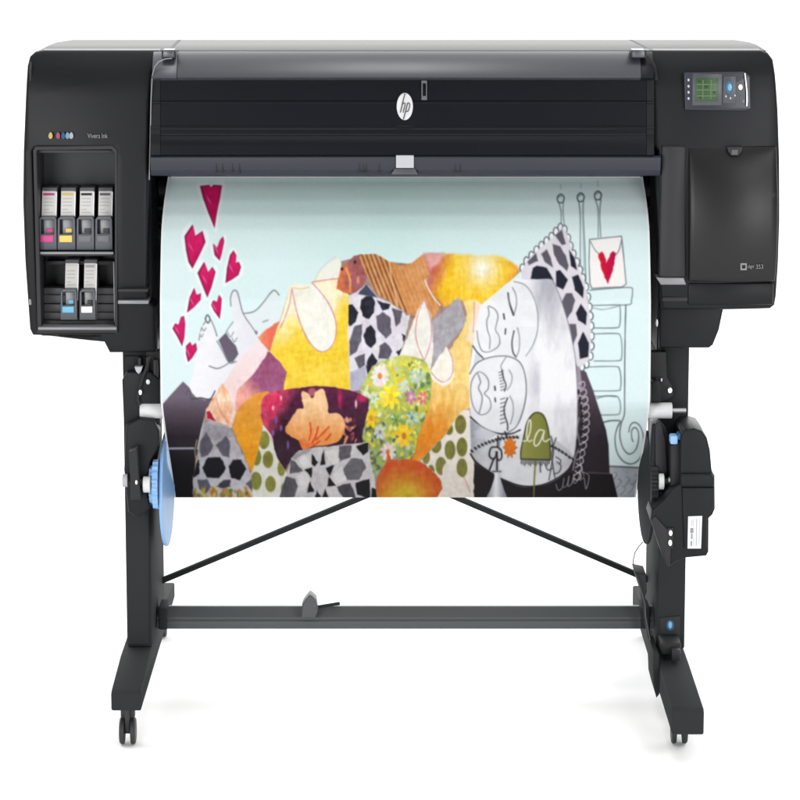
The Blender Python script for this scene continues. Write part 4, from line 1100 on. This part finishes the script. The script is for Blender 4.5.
for k in range(60):
    elps(r.uniform(193, 250), r.uniform(489, 499), r.uniform(0.8, 2.4), r.uniform(1.5, 4.5), r.choice([(226, 186, 60), (196, 120, 50), (96, 112, 60), (210, 206, 170), (170, 150, 60)]), 0.85, rot=r.uniform(-0.6, 0.6))
clip(None)
stroke([(197, 440), (195, 452), (197, 462)], 1.4, (206, 190, 140), 0.8)
# lower middle geometric cloth
gC = [(291, 458), (298, 451), (312, 448), (340, 445), (369, 442), (370, 460), (374, 475), (377, 499), (279, 499), (286, 476)]
poly(gC, gradn((192, 188, 192), (216, 212, 212), lambda x, y: fbm(x, y, 3, 9, 67), 0.5))
clip(gC)
poly([(291, 456), (306, 449), (312, 450), (304, 456), (294, 460)], (160, 160, 166))
KK = (10, 10, 14)
for c, p in (((100, 98, 102), [(342.5, 470), (351, 458.5), (362, 459), (366, 468), (359, 480), (347, 479.5)]), ((90, 86, 92), [(339, 446), (352, 445.5), (350, 457), (338, 462)]), (KK, [(356, 446), (368.5, 442.5), (368.5, 452), (363, 455), (357, 449)]),
             (KK, [(356, 483), (369.5, 479), (370, 499), (357, 494)]), ((84, 82, 88), [(280, 486), (286, 476), (295, 479), (298, 486), (294, 497), (280, 498)]), ((90, 88, 94), [(290, 459), (296, 463), (303, 471), (290, 474)]),
             (KK, [(311.5, 454), (318, 462), (315, 466), (312, 464)]), (KK, [(323.5, 449), (325, 464), (320, 465)]), (KK, [(304.5, 470), (312.5, 467.5), (311.5, 478)]), (KK, [(326, 468), (335, 465), (330, 476)]), (KK, [(310, 481), (314, 491), (307, 493)]),
             (KK, [(329, 477), (336, 486), (327.5, 486.5)]), (KK, [(317, 491), (321, 497), (315, 499)]), (KK, [(325, 489), (328, 497), (322, 498)]), ((70, 68, 74), [(337, 487), (350, 482.5), (353, 488), (356, 499), (344, 499)]), (KK, [(372, 488), (377, 490), (377, 499), (371, 499)])):
    poly(p, c)
for p in ([(297, 458), (304, 454), (312, 466), (304, 469)], [(324, 452), (334, 449), (340, 460), (334, 466)], [(296, 476), (305, 472), (310, 482), (304, 492)], [(334, 474), (342, 466), (346, 480), (338, 484)]):
    poly(p, (224, 222, 220), 0.8)
clip(None)
# glowing orange mound
def mound(x, y):
    c = mixc((206, 92, 28), (190, 60, 30), fbm(x, y, 4, 10, 68) * 1.2 - 0.2 + np.abs(x - 408) / 60 - 0.3)
    t = np.clip(np.exp(-((x - 404) / 24) ** 2) * (y - 466) / 24, 0, 1)[..., None]
    return c * (1 - t) + np.array((206, 172, 40)) * t
poly([(377, 499), (376, 484), (380, 472), (386, 462), (387, 450), (391, 460), (400, 460), (410, 459), (420, 462), (432, 470), (441, 480), (442, 490), (438, 499)], mound, wob=1.5)
# olive spots, right
dotR = [(420, 461), (432, 449), (446, 434), (456, 418), (463, 410), (469, 410), (472, 430), (474, 460), (474, 499), (436, 499), (443, 488), (440, 478), (430, 468)]
poly(dotR, gradn((240, 233, 224), (226, 218, 206), lambda x, y: (y - 440) / 60, 0.2))
clip(dotR)
for q in ((460.5, 424.5, 5.6, 9.5), (449, 429, 4, 6), (436, 445, 5.4, 8), (450, 450, 5.4, 9.5), (462, 447, 5.4, 9.5), (426, 457, 4, 7), (441, 466, 5.4, 9), (462, 468, 5.4, 9.5), (431, 471, 3.6, 6)):
    elps(*q, gradn((136, 134, 60), (108, 108, 48), lambda x, y: fbm(x, y, 3, 5, 69), 0.3))
poly(spl([(442, 470), (446, 463), (452, 466), (458, 474), (466, 482), (470, 499), (436, 499), (443, 488)], True), (228, 220, 210))
stroke([(463, 475), (467, 484), (470, 492)], 0.9, (196, 110, 110), 0.7)
clip(None)

QUILT[0] = 0.9
# brush and fibre texture over the whole collage
QM = inside(PXg, PYg, [(200, 499), (202, 440), (216, 402), (270, 346), (296, 292), (320, 284), (342, 268), (362, 256), (388, 260), (412, 264), (440, 254), (512, 262), (522, 272), (480, 306), (473, 345), (471, 499)])
tex = (fbm(PXg, PYg, 2.0, 5.5, 201) - 0.5) * 46 + (fbm(PXg + 0.6 * PYg, PYg, 7, 3, 205) - 0.5) * 38 + (fbm(PXg, PYg, 16, 16, 209) - 0.5) * 34
lum = IMG.mean(-1, keepdims=True) / 255
IMG += (tex * QM)[..., None] * (0.25 + 1.1 * lum * (1.15 - lum)) * np.array((0.8, 1.0, 1.15))
IMG = np.clip(IMG, 0, 255)
# ------------------------------------------------------------------ pillow behind the heads
gP = [(521, 272), (527, 260), (540, 248), (552, 238), (563, 227), (568, 236), (572, 250), (579, 268), (585, 282), (588, 300), (590.5, 320), (591, 345), (589, 360), (580, 368), (574, 360), (570, 335), (560, 300), (552, 280), (530, 282), (522, 280)]
for k, (x, y) in enumerate(((522.5, 268), (526.5, 261), (531.5, 255.5), (536.5, 250), (541.5, 245.5), (546.5, 241), (551.5, 236.5), (556, 231.5), (560.5, 227.5), (564.5, 229.5), (568, 238), (570.5, 246), (573.5, 254), (577, 262), (580, 270), (583, 278), (586, 287), (588, 297), (589.5, 307), (590.5, 316), (591.3, 326), (591.6, 336), (591.5, 346), (590.5, 356), (586.5, 364), (582, 367))):
    rr = 3.1
    e = [(x + rr * 0.85 * math.cos(a), y + rr * 1.35 * math.sin(a)) for a in [2 * math.pi * q / 10 for q in range(10)]]
    poly(e, (244, 248, 248)); stroke(e, 1.1, (66, 76, 82), smooth=False, closed=True)
poly(gP, gradn((216, 210, 220), (230, 226, 232), lambda x, y: fbm(x, y, 8, 8, 70), 0.2))
clip(gP)
NV = (34, 36, 50)
for c, p in ((NV, [(530.5, 279), (533, 268), (537, 265.5), (547, 268), (553.5, 280)]), (GY, [(527, 262), (536, 253), (538, 261), (529, 265)]), (GY, [(541, 254), (547, 249), (551, 258), (553, 267.5), (545, 262)]), (GY, [(552.5, 244), (560, 246), (566, 256), (568.5, 266), (567, 271), (559, 264), (554, 254)]),
             (NV, [(556, 271), (560, 270), (568, 280), (563, 289.5), (556, 286)]), (GY, [(555, 235), (562, 229.5), (566, 244), (562, 245)]), (NV, [(569, 250), (574.5, 258), (577, 270), (571, 266)]), (NV, [(572, 277), (578, 274.5), (584, 288), (583, 298), (575, 290)]),
             (GY, [(562, 302), (566, 293.5), (572, 293), (575, 300), (572, 311), (567, 319), (563, 310)]), (NV, [(576, 313), (581, 304), (587, 313), (586, 325), (578, 320)]), (GY, [(569, 324), (576, 324), (577, 335), (573, 346)]), (NV, [(578, 343), (583, 331.5), (589, 343), (588, 357), (580, 359)]),
             (NV, [(587, 296), (590, 300), (590, 310)])):
    poly(p, c, soft=0.6)
clip(None)
QUILT[0] = 0.4
# ------------------------------------------------------------------ sheet with the sleeping faces
SH = spl([(471, 404), (469, 380), (472, 352), (476, 326), (481, 306), (492, 296), (505, 285), (516, 279), (532, 280), (552, 279.5), (558, 292), (565, 312), (571, 335), (575.5, 360), (577.5, 395), (577, 432), (575, 452), (568, 470), (556, 480), (540, 486), (520, 486.5), (500, 478), (484, 468), (472, 458), (470, 440)], True)
def shcol(x, y):
    g = np.exp(-((x - 549) / 15) ** 2) * np.clip((360 - y) / 60, 0, 1) + 0.55 * np.exp(-((x - 534) / 7) ** 2) * np.exp(-((y - 382) / 22) ** 2)
    g = g + 0.30 * np.clip((y - 395) / 60, 0, 1) * np.clip((x - 520) / 40, 0, 1) + 0.9 * (fbm(x, y, 7, 20, 71) - 0.5) * np.clip((x - 525) / 15, 0.25, 1)
    return mixc((243, 243, 246), (182, 181, 190), g)
poly(SH, shcol)
stroke([(552, 279.5), (558, 292), (565, 312), (571, 335), (575.5, 360), (577.5, 395), (577, 432), (575, 452)], 1.2, (120, 116, 126), 0.8)
poly([(476, 350), (482, 356), (472, 372)], (210, 216, 220))
FC = (120, 124, 130); FD = (62, 64, 70)
# upper face
poly(spl([(474, 346), (478, 322), (484, 306), (500, 290), (515, 282), (528, 288), (536, 302), (537, 322), (534, 342), (526, 356), (510, 358), (490, 356), (480, 356)], True), gradn((245, 246, 248), (228, 229, 233), lambda x, y: fbm(x, y, 12, 14, 76), 0.4))
stroke([(514, 281.5), (525, 285), (533, 296), (537.5, 312), (537.5, 330), (533, 345), (526, 356)], 1.1, (140, 142, 148))
stroke([(488, 307), (489, 314), (486.8, 321), (487.5, 330), (490, 338), (489.5, 349)], 1.1, FC)
stroke([(488.5, 306), (494.5, 309), (498, 315.5), (496.5, 324), (495.5, 330), (499, 336), (499.5, 344), (495, 349), (488, 352), (482, 350.5), (478.5, 342), (477, 331)], 1.1, FC)
stroke([(503.6, 314), (504.4, 319)], 1.6, FD); stroke([(505.6, 329), (505.2, 334)], 1.6, FD)
stroke([(508, 293), (509.5, 303), (513.5, 315)], 1.9, FD); stroke([(512.5, 287.5), (515.8, 295), (516.5, 304), (514, 315)], 1.0, FC); stroke([(508, 296), (510, 306)], 1.0, FC)
stroke([(514, 331), (512, 342), (513, 352), (516, 357)], 1.5, FD); stroke([(517.5, 328), (519.5, 338), (519, 350), (516, 357)], 1.0, FC)
stroke([(473, 346), (477, 352), (483, 358)], 1.3, FD)
# lower face
F2 = spl([(470, 374), (476, 364), (486, 358.5), (500, 356), (512, 357.5), (521, 364), (525.5, 378), (526, 396), (522, 414), (516, 427), (507, 432), (494, 431), (482, 425), (472, 418), (469.5, 400)], True)
poly(F2, lambda x, y: mixc((242, 243, 246), (212, 214, 220), 0.5 * fbm(x, y, 9, 12, 77) + np.clip((x - 505) / 30, 0, 1) * np.clip((y - 395) / 30, 0, 1)))
stroke([(469.8, 374), (476, 364), (486, 358.5), (500, 356), (512, 357.5), (521, 364), (525.5, 378), (526, 396), (522, 414), (516, 427), (507, 433)], 1.2, (100, 104, 110))
stroke([(470.5, 417), (482, 427), (496, 433), (510, 434), (520, 430)], 1.8, (40, 42, 48))
stroke([(477.5, 373), (480.5, 382), (478.5, 388), (482, 396), (481.5, 404), (479, 413.5)], 1.2, FC)
stroke([(477.5, 372.3), (484, 374), (488.5, 381), (488, 389), (484.5, 393.5), (489.5, 399), (490.8, 407), (487, 413), (480, 414.5), (474, 408), (471, 396), (471.5, 382)], 1.1, FC, closed=True)
for q in ((494.8, 386.5), (495, 398)): stroke([q, (q[0] + 0.4, q[1] + 3.5)], 1.6, FD)
stroke([(502, 370), (503.5, 378), (506, 385), (504.5, 391)], 1.5, FD); stroke([(509, 370), (512, 376), (511, 384), (507, 390)], 1.0, FC)
stroke([(507.5, 398), (504.2, 408), (505, 416), (507.5, 424), (507.5, 430)], 1.4, FD); stroke([(510, 396), (513, 404), (513, 414), (510.5, 424)], 1.0, FC)
for k in range(7):
    y = 371 + k * 3; stroke([(503 + k * 0.2, y), (499 + k * 0.3, y + 1.5)], 0.9, FD, 0.9)
    y = 398 + k * 4; stroke([(505, y), (500.5, y + 1.5)], 0.9, FD, 0.9)
stroke([(506, 357), (501, 366), (503, 371)], 0.9, FC)
# the big patterned eye-shaped cushion
poly([(470, 419), (484, 428), (498, 434), (484, 443), (471, 451)], gradn((206, 208, 216), (150, 152, 162), lambda x, y: (474 - x) / 16 + 0.6 + fbm(x, y, 6, 5, 74) - 0.5, 0))
LE = spl([(470.5, 452), (482, 444), (498, 437.5), (516, 434), (536, 434), (552, 438), (565, 447), (574.5, 459), (568, 470), (556, 479), (540, 485.5), (522, 486), (504, 480), (488, 471), (476, 462)], True)
poly(LE, lambda x, y: mixc((228, 229, 232), (150, 150, 158), np.clip(np.abs(x - 525) / 52 - 0.35, 0, 1) + 0.4 * (fbm(x, y, 9, 7, 72) - 0.5)))
stroke([(470.5, 454), (476, 462), (488, 471), (504, 480), (522, 486), (540, 485.5), (556, 479), (568, 470), (574.5, 459)], 1.8, (24, 22, 26))
for k in range(30):
    t = k / 29
    x = 472 + 101 * t; y = 451 - 17.5 * math.sin(math.pi * min(1, t * 1.02)) ** 0.8 + (8 * t)
    if 520 < x < 549: continue
    elps(x, y, 1.9, 1.3, (44, 44, 50), 1.0, rot=0.7); elps(x + 1.5, y - 1.2, 0.9, 0.7, (200, 200, 204), 0.8)
stroke([(577, 440), (576, 455), (572, 466)], 1.6, (30, 28, 34))
# bottle
poly(spl([(494.5, 470), (500, 470), (500.5, 478), (503.5, 488), (506, 500), (487, 500), (491, 488), (494.2, 478)], True), lambda x, y: mixc((236, 238, 240), (150, 152, 160), np.abs(x - 496) / 8))
poly([(495, 452), (499, 452), (499.5, 472), (494.5, 472)], (190, 192, 198)); stroke([(492.5, 471.5), (501, 471.5)], 1.6, (90, 90, 96))
for p in ([(497, 447), (491, 448), (489.5, 456), (494, 459), (497, 452)], [(497, 447), (501, 450), (501.5, 458), (498, 460), (496, 452)], [(494, 458), (491, 466), (489.5, 470)], [(497, 452), (497, 470)], [(498, 436), (497.5, 447)]):
    stroke(p, 1.7, (28, 26, 30))
stroke([(503, 433), (500, 440), (499, 450)], 0.9, (60, 60, 66))
# orange flower
st_ = []
for k in range(20):
    a = 2 * math.pi * k / 20; q = 1.0 if k % 2 == 0 else 0.66
    st_.append((509.8 + 7.2 * q * math.cos(a), 447 + 11 * q * math.sin(a)))
poly([(x + .3, y + .6) for x, y in st_], (150, 70, 20)); poly(st_, gradn((236, 136, 28), (216, 104, 24), lambda x, y: fbm(x, y, 3, 3, 73), 0.3))
stroke([(505, 432), (507, 437)], 1.8, (40, 36, 38))
# olive lolly with "la"
LO = spl([(520.8, 458), (521, 450), (524, 436), (527, 423), (532, 415), (537, 412.5), (543, 415), (547, 424), (549.5, 438), (550.5, 458)], False) + [(550.5, 460), (520.8, 459)]
poly(LO, gradn((148, 148, 70), (122, 126, 56), lambda x, y: (x - 522) / 30, 0.3, 4, 4)); stroke(LO, 1.4, (52, 50, 34), smooth=False, closed=True)
for k in range(16): stroke([(521.5 + k * 1.85, 459.5), (521.2 + k * 1.85, 463.5 + (k % 3))], 1.1, (26, 26, 26))
stroke([(535.3, 461), (534.4, 478), (533.6, 499)], 1.6, (124, 122, 50), smooth=False)
WH = (250, 250, 240)
stroke([(523, 441), (526.5, 440.5), (530, 432), (530.8, 422.5), (529.2, 420), (527.3, 426), (526.6, 436), (529, 441.5), (532, 440)], 1.3, WH)
stroke([(544.5, 431), (539.5, 430), (535.5, 436), (534, 443), (536, 446), (540, 442), (544, 432), (543, 439), (545.5, 441.5), (549.5, 439)], 1.4, WH)
# eye on the right of the cushion
for p in ([(551, 436), (553.5, 450), (552, 462), (549, 480)], [(556, 438), (552, 452), (553, 466), (555, 478)], [(540, 462), (540.5, 472)], [(545, 464), (548, 470), (553, 468)], [(557, 462), (561, 466), (559, 472), (554, 474)], [(556, 457), (560.5, 460), (560, 464)]):
    stroke(p, 1.1, (44, 44, 50))
# white scribble and lace on the dark bed side
stroke([(556, 484), (558, 490), (562, 488), (564, 478), (563, 487), (567, 485), (569, 476), (568, 486), (572, 483), (574, 474), (574, 483), (578, 480), (580, 470), (580, 480), (584, 478), (586, 489), (589, 476), (582, 472)], 0.9, (205, 205, 210), 0.85)
stroke([(573, 470), (576, 455), (580, 445), (577, 430), (579, 418)], 1.6, (176, 172, 180), 0.7)
stroke([(581, 448), (580, 462), (584, 476)], 1.0, (190, 188, 194), 0.8)
for k in range(13):
    y = 384 + k * 7.6; x = 580.5 + 4.5 * math.sin(k * 0.35)
    stroke([(x - 2, y), (x + 3, y - 2.5), (x + 4.2, y + 2), (x, y + 5), (x - 2.4, y + 3)], 1.3, (216, 212, 220), 0.9)
poly([(577, 366), (580, 366), (582, 384), (579, 400), (577.5, 400)], (190, 176, 190), 0.7)
for k in range(9):
    y = 392 + k * 8; elps(578.6 + 3.5 * math.sin(k * 0.4), y, 1.1, 2.6, (20, 16, 22), 0.9)

for _ in range(2):                    # the ink spreads a little in the paper
    G = np.pad(IMG, ((1, 1), (1, 1), (0, 0)), 'edge')
    G = (G[:-2] + 2 * G[1:-1] + G[2:]) / 4
    IMG = (G[:, :-2] + 2 * G[:, 1:-1] + G[:, 2:]) / 4
# slight paper grain, white unprinted borders
IMG += (fbm(PXg, PYg, 1.6, 1.6, 80)[..., None] - 0.5) * 7
uu = (Xc - XL) / (XR - XL)
bw = np.clip((np.minimum(uu, 1 - uu) - 0.0030) / 0.0012, 0, 1)[None, :, None]
IMG = IMG * bw + np.array((247, 249, 250)) * (1 - bw)
IMG = np.clip(IMG, 0, 255) / 255.0
LINC = np.where(IMG <= 0.04045, IMG / 12.92, ((IMG + 0.055) / 1.055) ** 2.4)
LINC = LINC * PRINT_GAIN if 'PRINT_GAIN' in globals() else LINC * 0.575

me = bpy.data.meshes.new('print')
co = np.empty((NR, NC, 3)); co[..., 0] = XM; co[..., 1] = Yr[:, None]; co[..., 2] = Zr[:, None]
idx = np.arange(NR * NC).reshape(NR, NC)
quads = np.stack([idx[:-1, :-1], idx[1:, :-1], idx[1:, 1:], idx[:-1, 1:]], -1).reshape(-1, 4)
nq = len(quads)
me.vertices.add(NR * NC); me.vertices.foreach_set('co', co.ravel())
me.loops.add(nq * 4); me.loops.foreach_set('vertex_index', quads.ravel().astype(np.int32))
me.polygons.add(nq); me.polygons.foreach_set('loop_start', np.arange(0, nq * 4, 4, dtype=np.int32)); me.polygons.foreach_set('loop_total', np.full(nq, 4, np.int32))
me.polygons.foreach_set('use_smooth', np.ones(nq, bool))
me.update(calc_edges=True)
ca = me.color_attributes.new('print', 'FLOAT_COLOR', 'POINT')
buf = np.ones((NR * NC, 4), np.float32); buf[:, :3] = LINC.reshape(-1, 3)
ca.data.foreach_set('color', buf.ravel())
pm = bpy.data.materials.new('printed_paper'); pm.use_nodes = True
nt = pm.node_tree; b = nt.nodes['Principled BSDF']
at = nt.nodes.new('ShaderNodeAttribute'); at.attribute_name = 'print'
ge = nt.nodes.new('ShaderNodeNewGeometry'); mx = nt.nodes.new('ShaderNodeMix'); mx.data_type = 'RGBA'
nt.links.new(ge.outputs['Backfacing'], mx.inputs['Factor'])
nt.links.new(at.outputs['Color'], mx.inputs['A']); mx.inputs['B'].default_value = (0.82, 0.82, 0.82, 1)
nt.links.new(mx.outputs['Result'], b.inputs['Base Color'])
b.inputs['Roughness'].default_value = 0.6; b.inputs['Specular IOR Level'].default_value = 0.06
pr = link('printed_sheet', me, pm)
tag(pr, 'long glossy print of two sleeping faces under a bright patchwork quilt, hanging from the printer', 'print')

# ================================================================ LIGHT AND CAMERA
w = bpy.data.worlds.new('World'); SC.world = w; w.use_nodes = True
nt = w.node_tree; bg = nt.nodes['Background']
tc = nt.nodes.new('ShaderNodeTexCoord'); sx = nt.nodes.new('ShaderNodeSeparateXYZ')
nt.links.new(tc.outputs['Generated'], sx.inputs[0])
# white studio: bright ceiling and back, darker camera side
m1 = nt.nodes.new('ShaderNodeMapRange'); m1.inputs['From Min'].default_value = -0.05; m1.inputs['From Max'].default_value = 0.55
m1.inputs['To Min'].default_value = 0.22; m1.inputs['To Max'].default_value = 3.7
nt.links.new(sx.outputs['Y'], m1.inputs['Value'])
m2 = nt.nodes.new('ShaderNodeMapRange'); m2.inputs['From Min'].default_value = 0.30; m2.inputs['From Max'].default_value = 0.85
m2.inputs['To Min'].default_value = 0.0; m2.inputs['To Max'].default_value = 1.25
nt.links.new(sx.outputs['Z'], m2.inputs['Value'])
mm = nt.nodes.new('ShaderNodeMath'); mm.operation = 'MAXIMUM'
nt.links.new(m1.outputs[0], mm.inputs[0]); nt.links.new(m2.outputs[0], mm.inputs[1])
nt.links.new(mm.outputs[0], bg.inputs['Strength'])
bg.inputs['Color'].default_value = (1, 1, 1, 1)

def area(name, loc, target, sx_, sy_, power, col=(1, 1, 1)):
    l = bpy.data.lights.new(name, 'AREA'); l.shape = 'RECTANGLE'; l.size = sx_; l.size_y = sy_; l.energy = power; l.color = col
    o = bpy.data.objects.new(name, l); COL.objects.link(o); o.location = loc
    o.rotation_euler = (Vector(target) - Vector(loc)).to_track_quat('-Z', 'Y').to_euler()
    return o
area('softbox_key', (-2.1, -5.2, 1.2), (0, 0, 0.9), 1.6, 1.4, 112)
area('softbox_fill', (2.5, -5.0, 1.2), (0, 0, 0.9), 1.4, 1.4, 82)
area('softbox_side', (2.0, -4.6, 3.1), (0.6, 0, 1.0), 0.9, 0.9, 34)
area('softbox_top', (-0.08, -1.0, 4.0), (0, -0.1, 1.2), 1.05, 1.5, 30)

cd = bpy.data.cameras.new('camera'); cam = bpy.data.objects.new('camera', cd); COL.objects.link(cam)
cd.sensor_width = 36; cd.lens = 36 * F / 800; cd.clip_start = 0.1; cd.clip_end = 200
cam.location = CAM; cam.rotation_euler = (math.pi / 2 - TH, 0, 0)
SC.camera = cam
SC.view_settings.view_transform = 'Standard'; SC.view_settings.look = 'None'; SC.view_settings.exposure = 0; SC.view_settings.gamma = 1
SC.render.film_transparent = False
